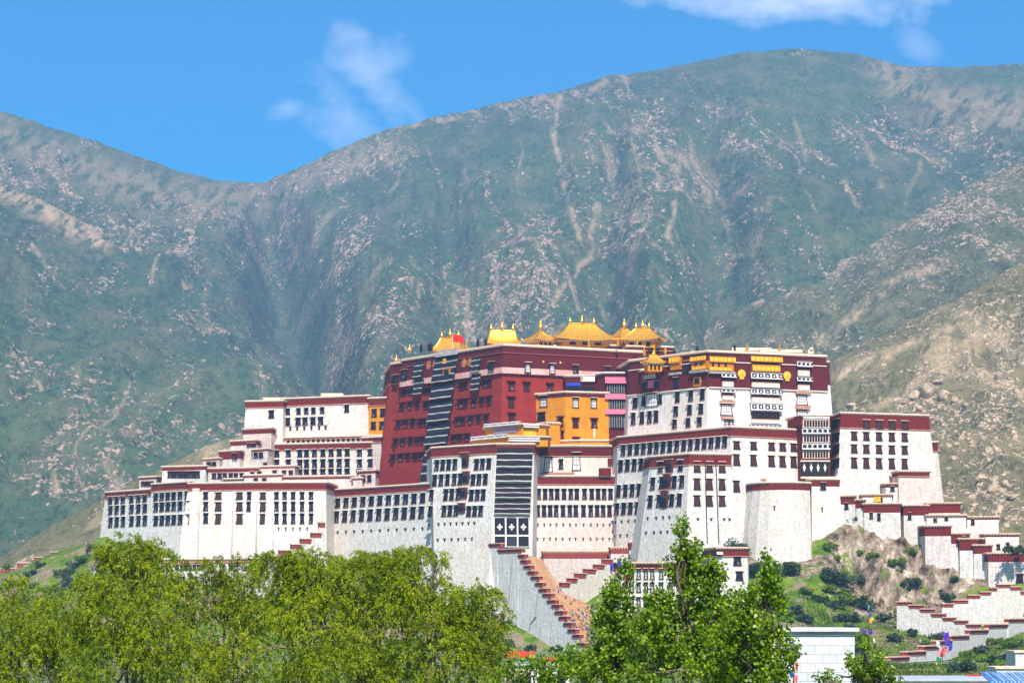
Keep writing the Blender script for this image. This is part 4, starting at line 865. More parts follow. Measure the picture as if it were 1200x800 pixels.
bal(WP, 1, 845, 859.5, [('v', 438, 442.5), ('d', 443, 446.5), ('c', 447, 453), ('v', 456.5, 460), ('d', 460.5, 463), ('c', 463.5, 468.5)])
slab(WP, 1, 843, 860.5, 469.5, 471.8, 1.2, 'lintel', [M_pinkledge]); row(WP, 1, [851.3], 473.5, 486, 13, 'cabin'); slab(WP, 1, 844.5, 859, 488, 490.3, 1.0, 'ledge', [M_pinkledge]); row(WP, 1, [851.5, 857], 491.5, 499, 5, 'cabin')
bal(WP, 1, 933.5, 948.5, [('v', 424, 430), ('d', 430.5, 433.5), ('c', 434, 440.5), ('v', 442.5, 447), ('d', 447.5, 450.5), ('c', 451, 457)])
slab(WP, 1, 931.5, 949.5, 458.2, 460, 1.2, 'lintel', [M_pinkledge]); row(WP, 1, [939.8], 462.5, 474, 12, 'cabin'); slab(WP, 1, 932, 949, 475, 478, 1.2, 'lintel', [M_pinkledge]); row(WP, 1, [940], 480, 486, 12, 'cabin')
def disc(blk, i, px, py, r, name='gold_disc', m=None, sq=True):
    f = blk.fac[i]; c = f.hit(px, py); mb = MB(); n = 20
    A = [c+f.out*.3+(f.u*math.cos(t)+f.up*math.sin(t))*r for t in [2*math.pi*k/n for k in range(n)]]
    B = [p+f.out*.35 for p in A]; C_ = [c+f.out*.65+(p-c-f.out*.3)*.62 for p in A]; D_ = [c+f.out*.85+(p-c-f.out*.3)*.3 for p in A]
    mb.loft([A, B, C_, D_], 0); 
    if sq: mb.box(c+f.out*.5-f.up*(r*1.05), f.u, f.out, f.up, r*.55, .15, r*.25, 0)
    mb.build(name, [m or M_gold], blk.o)
M_yellow_disc = simple('gilt_disc', (.85, .52, .03), .5, metal=.25, var=.2, scale=1.6)
disc(WP, 1, 868.5, 438, 1.75, m=M_yellow_disc); disc(WP, 1, 921.7, 440.2, 1.75, m=M_yellow_disc)
WPe = Block('palace_annex', 'lower maroon end of the white palace at its right edge', 'palace building', [(962, 1008), (971, 1009)], 424, 1008, 62, .07, 24, band=9.5, band_m=M_maroon, wall=M_white_clean, sides=(0, 1), ledge=False, th=.4)
# roof ornaments on the white palace
for px, py, Y in ((875.5, 410, 993), (913.5, 410.5, 998)): ornament(WP, px, py+1, Y, .80, BANNER, name='victory_banner')
for px, py, Y in ((817, 412.5, 991), (861, 411, 990)): ornament(WP, px, py+.6, Y, .75, BANNER, m=M_pole, name='dark_banner')
for px, py, Y, w in ((901, 410.4, 1001, 20), (881, 408.8, 1010, 46), (925, 411, 1009, 30)): obox(WP, px-w/2, px+w/2, py-1.6, py+2, Y, 5, 'roof_hatch', [M_cream])
obox(WP, 947, 953.5, 409, 414, 1003, 3, 'roof_hatch', [M_cream]); ornament(WP, 951, 409.5, 1003, .35, [(.02, 0), (2.2, .2), (2.4, 1), (1.6, 2.2), (.2, 2.8), (.02, 3)], m=M_whitetrim, name='dome')

# ---- red palace
RP = Block('red_palace', 'huge dark red central palace with striped curtains and a pale band under its roof', 'palace building', [(473, 1092), (590, 1030), (665, 1043), (752, 1058)], 405, 1030, 44, .10, 60, band=0, band_m=M_maroon, wall=M_red, sides=(1, .3), cornice=1.2, th=.8)
RP.bandh = 11.2
mb = MB(); pl = RP.poly; rg = lambda d, z: [Vector((x, y, z)) for x, y in offset_poly(pl, d)]
zb1 = RP.top-9.2; mb.loft([rg(1.32, zb1), rg(.7, RP.top-2.9)], 0, cap0=True, cap1=True); mb.build('frieze', [M_maroon], RP.o)
mb = MB(); mb.loft([rg(.75, RP.top-2.9), rg(.62, RP.top-.5)], 0, cap1=True); mb.build('upper_frieze', [M_maroon], RP.o)
mb = MB(); mb.loft([rg(1.1, RP.top-3.15), rg(1.1, RP.top-2.75)], 0, cap0=True, cap1=True); mb.build('beam_course', [simple('frieze_moulding', (.30, .07, .05), .9, var=.3, scale=2)], RP.o)
mb = MB(); mb.loft([rg(1.8, zb1-2.6), rg(1.6, zb1)], 0, cap0=True, cap1=True); mb.build('pale_band', [M_band_lit_pink], RP.o)
mb = MB(); mb.loft([rg(1.9, zb1-3.2), rg(2.2, zb1-2.6)], 0, cap0=True, cap1=True); mb.build('beam_course', [M_maroon], RP.o)
# stepped lower shoulder on its left
RQ = Block('palace_annex', 'narrow red shoulder stepping down at the left edge of the red palace', 'palace building', [(459, 1101), (475, 1093)], 427, 1101, 44, .11, 40, band=9.0, band_m=M_maroon, wall=M_red, sides=(1, 0), cornice=.9, th=.6)
ornament(RQ, 464.5, 426, 1100, 1.2); row(RQ, 0, [464.5], 438, 448, 5, 'red')
# left (front) face window rows : zoom3 coordinates
def z3(x, y): return (430+x*.2874, 370+y*.2875)
def rrow(xs, ya, yb, w=5, kind='red', blk=RP, i=0, ref=0):
    pts = [z3(x, ya)[0] for x in xs]; row(blk, i, pts, z3(0, ya)[1], z3(0, yb)[1], w, kind, ref)
rrow([143, 175, 206], 352, 385); rrow([240, 262], 345, 378)
rrow([128, 157, 187], 425, 458); rrow([218, 242], 418, 450)
rrow([117, 147, 178], 498, 530); rrow([206, 230], 492, 524)
rrow([106, 138, 167], 562, 594); rrow([197, 221], 556, 588)
rrow([110+40, 180], 298, 325, 6); rrow([243, 262], 292, 318)
rrow([380, 402], 338, 375); rrow([436], 333, 370); rrow([468, 498], 328, 366)
rrow([370, 392], 410, 445); rrow([424], 405, 440); rrow([455, 487], 400, 436)
rrow([355, 380], 482, 512); rrow([410], 478, 508)
rrow([385, 402], 268, 300); rrow([480, 500], 258, 290)
rrow([160], 215, 255, 6, 'plain'); rrow([514], 185, 220, 6, 'plain'); rrow([115+8], 240, 268, 6, 'plain')
row(RP, 1, [599, 617, 644.5], 446, 457, 7, 'red'); row(RP, 1, [599], 463.5, 477, 7, 'red'); row(RP, 1, [599.5], 483, 492, 7, 'red')
row(RP, 1, [617.3, 646], 426, 436.5, 6, 'cabin'); row(RP, 1, [577+23-22], 424, 434, 5, 'plain') if False else None
row(RP, 2, [673.5, 711, 739], 426.5, 437, 6, 'plain'); 
for px, py in ((636, 424), (656, 425)): disc(RP, 1, px, py, .5, m=M_yellow_disc, sq=False, name='stud')
# curtains on the front face
stripes(RP, 0, 512.5, 538.5, [(419, 449, 4), (450, 468, 2), (469, 494, 3), (495, 521, 3), (522, 566, 4)], 'striped_curtain', lean=-17, dark=M_curt_blue)
stripes(RP, 0, 487.5, 498, [(423.5, 443, 3), (444, 463, 3)], 'side_curtain', dark=M_curt_blue)
stripes(RP, 0, 555, 565, [(417, 437, 3), (438, 458, 3)], 'side_curtain', dark=M_curt_blue)
panel(RP, 0, 513, 539.5, 412, 419.5, .9, 1.6, 'canopy', [simple('grey_canvas', (.34, .30, .33), .9)], folds=8)
slab(RP, 0, 523, 531, 432, 439, 1.9, 'gilt_loggia', [M_orange_wood]); slab(RP, 0, 524.5, 529.5, 433.5, 439, 2.05, 'loggia_opening', [M_dark]); panel(RP, 0, 522.5, 526, 421, 427, 1.6, 1.7, 'yellow_pennant', [M_yellow_cloth])
M_disc = simple('bronze_disc', (.55, .20, .07), .6, metal=.2, var=.35, scale=1.5)
for px, py in ((503.5, 428), (511, 427), (545, 425.5), (552, 424.5)): disc(RP, 0, px, py, 1.9, m=M_disc, sq=False, name='bronze_disc')
# gilded roofs on the red palace
def pavilion(px, py_eave, Y, w, d, h, rz, ridge=.5, fin=3, label='', base_h=3, fs=.75, base_m=None, gold_base=True):
    c = P(px, py_eave, Y); t = thing('golden_pavilion', label, 'roof pavilion', (c.x, c.y, c.z-base_h), 'gilded pavilions on the palace roofs')
    q = Quaternion((0, 0, 1), R(rz)); mb = MB()
    mb.box((c.x, c.y, c.z-base_h/2), q@Vector((1, 0, 0)), q@Vector((0, 1, 0)), (0, 0, 1), w*.36, d*.36, base_h/2, 0)
    mb.build('wall', [base_m or M_ochre], t)
    mb = MB(); mb.box((c.x, c.y, c.z-.5), q@Vector((1, 0, 0)), q@Vector((0, 1, 0)), (0, 0, 1), w*.42, d*.42, .35, 0); mb.build('bracket_course', [M_dots], t)
    for k in range(-1, 2):
        mb = MB(); cc = c+q@Vector((k*w*.2, -d*.36-.02, -base_h*.55)); mb.box(cc, q@Vector((1, 0, 0)), q@Vector((0, 1, 0)), (0, 0, 1), w*.05, .08, base_h*.3, 0); mb.build('window', [M_glass], t)
    gold_roof(t, c, w, d, h, R(rz), ridge, fin=fin, fs=fs)
    return t
pavilion(527.5, 412, 1082, 14.5, 9, 6.2, -22, .62, 3, 'leftmost gilded roof on the red palace, beside the red flag', 2.5, .95)
pavilion(588.5, 404.5, 1048, 14.5, 9, 6.2, 6, .72, 3, 'gilded gable roof on the near corner of the red palace', 2.5, .95)
pavilion(633.5, 399.5, 1060, 11.5, 11.5, 4.4, 30, .12, 1, 'small gilded pyramid roof left of the tallest golden roof', 2.5, 1.1)
pavilion(682, 400, 1064, 28, 17, 7.6, 12, .42, 3, 'largest and tallest gilded roof with three finials on its ridge', 2.6, .9)
pavilion(731.5, 398, 1078, 12, 12, 5, 30, .25, 1, 'bright gilded roof with a single finial, just right of the tallest golden roof', 3, 1.0)
pavilion(753, 399.5, 1072, 19, 13, 5.4, -18, .35, 3, 'gilded roof at the right end of the golden row, above stepped pale ledges', 3.5, .9)
pavilion(765.5, 425.5, 1003, 8.5, 7, 3.2, 14, .4, 1, 'small gilded porch roof low at the left end of the white palace', 3.5, .45)
# tower below the small porch roof
PT = Block('palace_annex', 'dark maroon porch under the small gilded roof at the white palace', 'palace building', [(752, 1012), (776, 1004)], 432, 1004, 106, .02, 12, band=0, wall=M_maroon, cornice=.6, th=.3)
panel(PT, 0, 757, 771, 441, 444.5, 1.4, 1.8, 'valance', [M_valF], folds=4); panel(PT, 0, 760, 767, 446, 455, .4, .6, 'pink_curtain', [M_cloth_pink], folds=4); row(PT, 0, [756.5, 770.5], 446, 455, 5, 'plain'); slab(PT, 0, 760, 768, 432.5, 440, .6, 'gilt_door', [M_orange_wood])
# terraces under the golden roofs
TR = Block('roof_terrace', 'pale stepped roof terrace carrying the golden roofs', 'terrace', [(646, 1078), (672, 1070), (783, 1080)], 404, 1070, 118, .02, 26, band=1.6, band_m=M_maroon, wall=M_maroon, cornice=.8, th=.4)
TQ = Block('roof_terrace', 'upper stepped ledge under the rightmost golden roof', 'terrace', [(735, 1066), (788, 1070)], 406, 1066, 118, .02, 20, band=1.4, band_m=M_maroon, wall=M_maroon, cornice=.8, th=.4)
for px, py, Y, s in ((463+36-16.5, 0, 0, 0),): pass
ornament(RP, 480, 413.5, 1089, 1.15); 
for px, py, Y in ((493.5, 412.5, 1082), (502.5, 411.5, 1078), (505.5, 411.3, 1077), (560, 407, 1046), (569, 406, 1042)): ornament(RP, px, py, Y, 1.0, BANNER, m=M_pole, name='dark_banner')
for px, py, Y in ((546.5, 408, 1052), (690, 407.5, 1049), (724, 405.5, 1048), (746.5, 404, 1050), (755, 417, 1030), (779.5, 414.5, 1028), (766.7, 416, 1030)): ornament(RP, px, py, Y, .85, BANNER, name='victory_banner')
def flag():
    base = P(530.5, 410, 1066); t = thing('flag', 'red flag on a short pole on the red palace roof', 'flag', base); mb = MB(); mb.tube([base, P(530.5, 390, 1066)], .1, 6); mb.build('flagpole', [M_whitetrim], t)
    mb = MB(); NX, NZ = 10, 5; a = P(530.7, 391.5, 1066); H = 3.3; L_ = 4.6
    q = lambda i, j: a+Vector((L_*i/NX, .5*math.sin(i*.9)+.2*j/NZ, -H*j/NZ-(.9*(i/NX)**1.4)+.15*math.sin(i*1.3)))
    for i in range(NX):
        for j in range(NZ): mb.quad([q(i, j+1), q(i+1, j+1), q(i+1, j), q(i, j)])
    mb.build('banner', [M_flagred], t)
flag()

# ---- right end of the red palace: glazed bay with pink valances
PB = Block('glazed_bay', 'narrow glazed bay with three pink valances between ochre chapel and white palace', 'gallery', [(700, 1034), (709, 1029), (739, 1030)], 437, 1029, 62, .03, 12, band=0, wall=M_maroon, cornice=.8, cornice_m=M_whitetrim, th=.3)
for a, b in ((442, 449.5), (461.5, 468), (479.5, 485.5)): panel(PB, 1, 708.5, 738, a, b, 1.2, 2.0, 'pink_valance', [M_cloth_pink], folds=8)
for a, b in ((450.5, 461), (469, 479), (486.5, 501)):
    slab(PB, 1, 711, 737, a, b, .8, 'glazing', [M_glass]); f = PB.fac[1]; z0, z1 = f.hit(711, b).z, f.hit(711, a).z; ua, ub = f.u_at(711.5, z0), f.u_at(736.5, z0); mb = MB()
    for q in range(10): mb.box(f.at(ua+(ub-ua)*q/9, (z0+z1)/2)+f.n*.85, f.u, f.n, (0, 0, 1), .13, .1, (z1-z0)/2, 0)
    mb.build('glazing_bars', [M_stone], PB.o)
PC = Block('palace_annex', 'small dark roof room with a blue tarpaulin beside the pink valanced bay', 'palace building', [(663, 1036), (702, 1036)], 440.5, 1036, 62, .02, 10, band=0, wall=M_maroon, cornice=.7, th=.3)
slab(PC, 0, 664, 680, 448.5, 452, .3, 'tarpaulin', [simple('blue_tarp', (.02, .05, .5), .6)]); slab(PC, 0, 680.5, 697, 441.5, 447, 1.4, 'screen', [M_val]); slab(PC, 0, 664, 697, 453, 460, .3, 'glazing', [M_glass])
# ---- ochre chapel
OC = Block('ochre_chapel', 'bright ochre yellow chapel block in front of the red palace with dark framed windows', 'palace building', [(607, 1041), (663, 1023), (713, 1028)], 459.5, 1023, 66, .05, 14, band=1.8, band_m=M_maroon, wall=M_ochre, sides=(0, .3), cornice=.7, th=.4, ledge=False)
row(OC, 0, [613.5], 467, 477, 6, 'cabin'); row(OC, 0, [637], 464.5, 476, 8, 'cabin'); row(OC, 0, [634.5], 481, 493, 9, 'plain'); row(OC, 0, [657], 487, 499, 6, 'red'); row(OC, 0, [658], 504, 513, 5, 'red')
row(OC, 1, [674.5, 695.8], 466.5, 477, 6.5, 'cabin'); row(OC, 1, [674.5, 696.3], 488, 500.5, 6.5, 'red'); row(OC, 1, [675], 513, 519, 7, 'red'); slab(OC, 1, 695, 697.5, 502, 513, .4, 'drain_board', [M_cream])
OD = Block('ochre_chapel', 'low ochre parapet storey at the left foot of the yellow chapel', 'palace building', [(630, 1022), (641, 1016), (656, 1018)], 495.5, 1016, 62, .03, 6, band=0, wall=M_ochre, cornice=.5, th=.3)
row(OD, 0, [636], 499, 510, 5, 'plain')
OE = Block('ochre_chapel', 'low ochre terrace wall running under the yellow chapel to the white wall', 'palace building', [(648, 1022), (680, 1016.5), (724, 1018)], 516, 1016, 62, .03, 6, band=0, wall=M_ochre, cornice=.5, th=.3)

# ---- upper left wing
U1 = Block('palace_wing', 'upper left white palace block with rows of five windows high behind the terraces', 'palace building', [(331, 1135), (433, 1118)], 467.5, 1135, 50, .07, 22, band=3.2, band_m=M_maroon_red, wall=M_white_worn, sides=(1, 0), group='blocks of the hilltop palace')
def z2(x): return 260+x*.3
row(U1, 0, [z2(x) for x in (258, 300, 330, 358, 392)], 478, 485.5, 4.6); row(U1, 0, [z2(x) for x in (257, 298, 325, 356, 386)], 489, 498.5, 5.5); row(U1, 0, [z2(488)], 474, 482.5, 5)
row(U1, 0, [z2(x) for x in (240, 267, 294, 322, 350, 380, 405)], 500, 505, 2.4, 'vent')
U1b = Block('palace_wing', 'small white palace block at the upper left corner with one dark window', 'palace building', [(288.5, 1132), (332, 1128)], 470.5, 1132, 50, .08, 14, band=2.8, band_m=M_maroon_red, wall=M_white_worn, sides=(1, 0), group='blocks of the hilltop palace')
row(U1b, 0, [318], 480, 489.5, 6); slab(U1b, 0, 286, 322, 501.5, 507, 2.5, 'lower_frieze', [M_maroon_red]); obox(U1b, 308, 336, 465.5, 469, 1140, 8, 'roof_hatch', [M_cream])
obox(U1, 376, 402, 460.5, 465.5, 1140, 8, 'roof_hatch', [M_cream])
U1c = Block('ochre_chapel', 'ochre end block between the upper left white wing and the red palace', 'palace building', [(432, 1117), (458, 1112)], 467, 1117, 50, .08, 18, band=3.2, band_m=M_maroon_red, wall=M_ochre)
row(U1c, 0, [438.5, 448.5], 478, 488, 5.5, 'plain'); row(U1c, 0, [437.5, 447.5], 493, 502.5, 5.5, 'plain')
# terraces and the three-row block
U2 = Block('palace_wing', 'middle left palace block with three close rows of dark windows below the upper wing', 'palace building', [(312, 1124), (446, 1108)], 521, 1124, 46, .06, 14, band=2.6, band_m=M_maroon_red, wall=M_white_worn, sides=(1, 0), group='blocks of the hilltop palace')
for a, b in ((526.5, 535), (537.5, 548), (550.5, 555.5)):
    row(U2, 0, [z2(x) for x in (215, 260)], a+.5, b, 5.5); row(U2, 0, [z2(x) for x in (305, 331, 362, 395, 427, 459, 490)], a, b, 5.2); row(U2, 0, [z2(x) for x in (538, 580, 622)], a-.5, b-1, 5.2)
U2t = Block('roof_terrace', 'pale terrace ledge between the upper left wing and the three row block', 'terrace', [(322, 1130), (450, 1112)], 513.5, 1130, 60, .03, 10, band=.8, band_m=M_maroon_red, wall=M_white_pink, th=.4)
row(U2t, 0, lsp(338, 420, 15), 515.8, 519.4, 3.4, 'plain')
U2u = Block('roof_terrace', 'narrow pinkish ledge building right below the ochre end block', 'terrace', [(425, 1112), (447, 1106)], 513, 1112, 60, .03, 8, band=2.2, band_m=M_maroon_red, wall=M_white_pink, th=.4)
sb = [  # small terrace buildings stepping down to the left: name px0 px1 Y py base wall windows
 ('leftmost tiny white hut at the far end of the lower roofs', 163, 183, 1124, 559.5, 1.0, M_white, [(168, 564, 569), (173, 564, 569), (178, 564, 569)]),
 ('low white roof house with a long row of small dark windows on the left', 190, 241, 1112, 547, 1.6, M_white, [(199+4.7*k, 552, 559) for k in range(8)]),
 ('small square hut beside the long roof house', 238, 257, 1114, 538, .6, M_white_pink, [(245, 541, 545), (251, 541, 545)]),
 ('white roof house with six square windows and a yellow awning', 244, 304, 1106, 549, 1.6, M_white_pink, [(251, 554, 560), (257.5, 554, 560), (263.5, 554, 560), (270.5, 554, 560), (276.5, 554, 560), (283.5, 554, 560), (296, 553, 558)]),
 ('small house with a broad red frieze and two dark openings', 257, 281, 1112, 529, 3.6, M_white, [(275.5, 531, 538)]),
 ('pale house with two wide dark windows behind the red frieze hut', 270, 300, 1116, 517, 2.0, M_white, [(275, 530, 538), (283, 530, 538), (292, 519, 523), (297.5, 519, 523)]),
 ('small house with a red frieze on the step below the upper corner block', 285, 318, 1124, 503, 2.2, M_white_pink, []),
 ('open fronted terrace house left of the three row block', 296, 314, 1106, 527, .8, M_white, [(300, 530, 536), (306, 530, 536), (311, 542, 548)]),
 ('long low house with broad windows under the three row block', 290, 345, 1100, 547, .8, M_white_pink, [(296, 552, 556), (304, 552, 556), (322, 551, 557), (333, 551, 557), (341, 551, 557)]),
 ('low parapet house in the middle of the lower left terraces', 286, 330, 1092, 557, .9, M_white_pink, [(300, 560, 564), (310, 560, 564)]),
 ('long thin terrace wall just above the bastioned block', 330, 412, 1086, 558.5, 1.2, M_white_pink, []),
 ('small pink ledge house at the foot of the red palace', 420, 440, 1082, 552, 1.2, M_white_pink, [(426, 557, 564), (433, 557, 564)]),
 ('low shed on the terrace beside the red palace foot', 395, 424, 1083, 561, .8, M_white_pink, [(411, 563.5, 567)]),
 ('flat dark windowed link building left of the three row block', 262, 300, 1100, 561.5, .8, M_white, []),
]
for lb, a, b, Y, py, bd, wm, ws in sb:
    B_ = Block('terrace_house', lb, 'house', [(a, Y), (b, Y-8)], py, Y, 40, .02, 9, band=bd, band_m=M_maroon_red, wall=wm, th=.3, cornice=.6, ledge=False, group='small houses on the palace terraces')
    for px, y0, y1 in ws: row(B_, 0, [px], y0, y1, 4.6, 'plain')
# ------------------------------------------------------------------ stairs, parapets, small buildings on the slope
M_par = simple('stair_cap_maroon', (.30, .045, .035), .9, var=.25, scale=1)
M_slab = simple('stair_cap_slab', (.66, .42, .30), .9, var=.2, scale=1)
M_oldred = simple('faded_red_wall', (.42, .11, .07), .9, var=.2, scale=.6)
def stepwall(label, steps, Y0, Y1, base, thick=1.4, wall=None, cap=1.5, drop=None, name='stair_parapet', capm=None, slabm=None, over=.25, group='stepped parapet walls of the stairs'):
    pa, pb = steps[0][0], steps[-1][1]; Yf = lambda px: Y0+(Y1-Y0)*(px-pa)/(pb-pa)
    a, b = Vector(((pa-600)*Y0/FP, Y0)), Vector(((pb-600)*Y1/FP, Y1)); d = (b-a).normalized(); n = Vector((d.y, -d.x))
    zt0 = ZH(steps[0][2], Y0); t = thing(name, label, 'stair wall', ((a.x+b.x)/2, (a.y+b.y)/2, base if base is not None else zt0-10), group)
    mb = MB()
    for i, (p0, p1, py) in enumerate(steps):
        e = steps[i+1][0] if i+1 < len(steps) and steps[i+1][0]-p1 < 4 else p1
        q0, q1 = Vector(((p0-600)*Yf(p0)/FP, Yf(p0))), Vector(((e-600)*Yf(e)/FP, Yf(e))); q2 = Vector(((p1-600)*Yf(p1)/FP, Yf(p1)))
        zt = ZH(py, Yf((p0+p1)/2)); zb = (base if base is not None else zt-drop); c = (q0+q1)/2-n*thick/2
        zc = zt-.35-cap
        mb.box((c.x, c.y, (zc+zb)/2), (d.x, d.y, 0), (n.x, n.y, 0), (0, 0, 1), (q1-q0).length/2, thick/2, (zc-zb)/2, 0)
        L = (q2-q0).length/2; c = (q0+q2)/2-n*thick/2
        m2 = MB(); m2.box((c.x, c.y, zt-.35-cap/2), (d.x, d.y, 0), (n.x, n.y, 0), (0, 0, 1), L, thick/2+.2, cap/2, 0)
        m2.box((c.x, c.y, zt-.16), (d.x, d.y, 0), (n.x, n.y, 0), (0, 0, 1), L+over, thick/2+.55, .18, 1)
        m2.build('coping', [capm or M_par, slabm or M_slab], t)
    mb.build('wall', [wall or M_white], t); return t
MS = [(573, 587, 636), (583.5, 612, 642.5), (607.5, 614.6, 648.7), (610.4, 617.8, 655), (614.2, 622, 661.5), (618.5, 626.3, 668), (622.7, 631.7, 674.2), (627.8, 636, 681.6), (632, 641, 688.5), (636.3, 646, 694.4), (641.9, 650.8, 701.8), (647, 656, 707.2), (650.8, 660.3, 714.6), (655.5, 664.6, 721), (661, 670, 728.4), (666, 674.6, 735.9), (671.6, 679.5, 742.2), (677.4, 686, 752), (683, 694, 759)]
SY0, SY1 = 984.0, 925.0
stepwall('tall white outer stair wall with nineteen maroon steps descending from the door curtain', MS, SY0, SY1, 0, thick=1.6, cap=1.35, wall=whitewash('whitewash_streaked', (.80, .78, .76), (.74, .68, .62), .4, .75, .1))
def drain(blkpts, Y):
    t = thing('drain_channel', 'dark rainwater channel running down the outer wall of the main stair' if blkpts[0][0] > 610 else 'straight dark crack line on the upper outer stair wall', 'drain', P(*blkpts[-1], Y(blkpts[-1][0])))
    mb = MB(); mb.tube([P(a, b, Y(a)) for a, b in blkpts], .35, 6); mb.build('pipe', [M_stone], t)
YY = lambda px: SY0+(SY1-SY0)*(px-573)/(694-573)-.3
drain([(600.5, 655), (598, 685), (596, 705)], YY); drain([(629.5, 697), (628, 722), (621, 731), (618, 758)], YY)
# the flight of steps itself
dS = (Vector(((694-600)*SY1/FP, SY1))-Vector(((573-600)*SY0/FP, SY0))).normalized(); nS = Vector((-dS.y, dS.x))
def Lpt(s):
    k = s*(len(MS)-2); i = min(int(k), len(MS)-3); f = k-i; a, b = MS[1+i], MS[2+i]
    px = a[0]+(b[0]-a[0])*f; py = a[2]+(b[2]-a[2])*f; Y = YY(px)+.3; return Vector(((px-600)*Y/FP, Y))+nS*1.0, ZH(py, Y)-2.0
def wS(s): return 10.5 if s < .42 else 10.5+(s-.42)/.1*8 if s < .52 else 18.5
def stair():
    t = thing('main_stairway', 'steep orange stone stairway rising to the door under the striped curtain', 'stairs', (10, 960, 0)); mb = MB(); N = 90
    for k in range(N):
        p0, z0 = Lpt(k/N); p1, z1 = Lpt((k+1)/N); w0 = wS((k+.5)/N); q0 = p0+nS*w0; q1 = p1+nS*w0
        V = lambda p, z: Vector((p.x, p.y, z))
        mb.quad([V(p0, z0), V(q0, z0), V(q1, z0), V(p1, z0)], 0); mb.quad([V(p1, z1), V(q1, z1), V(q1, z0), V(p1, z0)], 0)
        mb.quad([V(q0, z0), V(q0, 0), V(q1, 0), V(q1, z0)], 0)
    mb.build('steps', [M_stair], t)
stair()
RS = [(658.2, 667.5, 681.6), (666.7, 676, 676.5), (675.6, 686.5, 671), (686, 698, 665.7), (697.5, 708, 660.5), (707.5, 718, 654.5)]
stepwall('short white inner stair wall with six maroon steps rising right above the crowd', RS, 966, 984, 4, thick=1.4, cap=1.7, wall=M_white_clean)
B_ = Block('retaining_wall', 'cream retaining wall with a long maroon top beside the head of the main stairway', 'wall', [(637, 993), (717.5, 993)], 646.3, 993, 8, .02, 5, band=2.6, band_m=M_par, wall=M_white_pink, th=.35, cornice=.4, cornice_m=M_slab, ledge=False)
B_ = Block('retaining_wall', 'short higher retaining wall with a maroon top at the foot of the foundation block', 'wall', [(716, 985), (738, 984)], 641.8, 985, 8, .02, 5, band=2.2, band_m=M_par, wall=M_white_clean, th=.35, cornice=.4, cornice_m=M_slab, ledge=False)
B_ = Block('retaining_wall', 'tiny maroon capped pier beside the white foundation corner', 'wall', [(737.5, 982), (743.5, 982)], 634.8, 982, 8, .02, 3, band=3.2, band_m=M_maroon_red, wall=M_white, th=.3, cornice=.3, ledge=False)
GH = Block('gate_house', 'three storey white gate house with a maroon roof band behind the tall pointed tree', 'house', [(727, 908), (834, 902)], 660, 908, 0, .03, 14, band=2.4, band_m=M_maroon_red, wall=M_white_clean, th=.4, cornice=1.2, cornice_m=M_slab)
for a, b in ((667, 678), (682.5, 693), (700, 711), (722, 733)): row(GH, 0, [733, 740.5, 748.5, 757, 764.5, 775, 786, 798, 810, 822], a, b, 5, 'cabin')
GH2 = Block('gate_house', 'small white house with a broad maroon top right of the pointed tree apex', 'house', [(832, 888), (840, 880), (876, 882)], 642.3, 880, 0, .03, 14, band=2.7, band_m=M_maroon_red, wall=M_white_clean, sides=(0, .6), th=.4, cornice=.8, cornice_m=M_slab)
row(GH2, 1, [864], 650, 661.5, 9, 'plain'); row(GH2, 1, [866.5], 668, 679, 8, 'plain'); row(GH2, 1, [847], 668, 679, 8, 'plain'); panel(GH2, 1, 839, 846, 646.5, 649.5, 1.0, 1.6, 'awning', [M_cloth_w])
hs = [ # lower right cluster of houses
 ('small maroon banded block with one slit window under the right hand block', 982, 1002, 949, 581.5, 3.0, M_white, [(992, 588, 596)], 26),
 ('small low annex with a maroon band beside the slit windowed block', 1003, 1013, 947, 586, 3.0, M_white, [], 26),
 ('flat pale hut with a yellow awning between the lower houses', 1011, 1045, 950, 580, .6, M_white_clean, [(1032, 583, 588)], 26),
 ('white house with wide maroon band above the cliff', 1012.5, 1055, 944, 590.5, 3.2, M_white, [(1021, 600, 607), (1030, 600, 609)], 24),
 ('tiny maroon roofed hut leaning on the right hand block', 1038, 1057, 951, 567, 1.2, M_white, [(1046, 570, 575)], 30),
 ('white house with a maroon band and one narrow window right above the cliff', 1059, 1087.5, 943, 592.5, 3.6, M_white_clean, [(1066, 599, 608)], 24),
 ('white house with a thin maroon band at the right foot of the palace', 1087, 1125, 946, 589.8, 3.6, M_white_clean, [(1093, 610, 613)], 24),
 ('low rubble house with two dark windows above the maroon capped wall', 1086, 1132, 940, 604, .5, M_white_clean, [(1096, 607, 611), (1109, 605, 609)], 22),
 ('flat roofed white house with an open veranda', 1114, 1170, 941, 606, .8, M_white_clean, [(1124, 609, 616), (1131, 609, 616), (1140, 608, 614)], 22),
 ('square white house with a maroon band standing on the cliff top', 1084, 1114, 934, 616.5, 3.6, M_white_pink, [], 20),
 ('low grey house with a maroon band right of the square cliff top house', 1109, 1136, 933, 625.5, 3.6, M_white_clean, [(1130, 628, 632)], 20),
 ('grey walled house with a wide maroon band below the veranda house', 1124.5, 1153, 930, 631.5, 4.2, M_white, [(1149.5, 632, 637)], 16),
 ('grey walled house with maroon top next to the last white house', 1141, 1162, 928, 639, 3.0, M_white, [], 14),
 ('long white house with pale roof and two dark windows at the right edge', 1155, 1194, 934, 626, .8, M_white_clean, [(1170, 638, 643), (1181, 636, 641)], 16),
 ('long white wall house with a maroon top and a doorway at the right edge', 1158, 1240, 922, 648.5, 3.0, M_white_pink, [(1195, 670, 686)], 8),
]
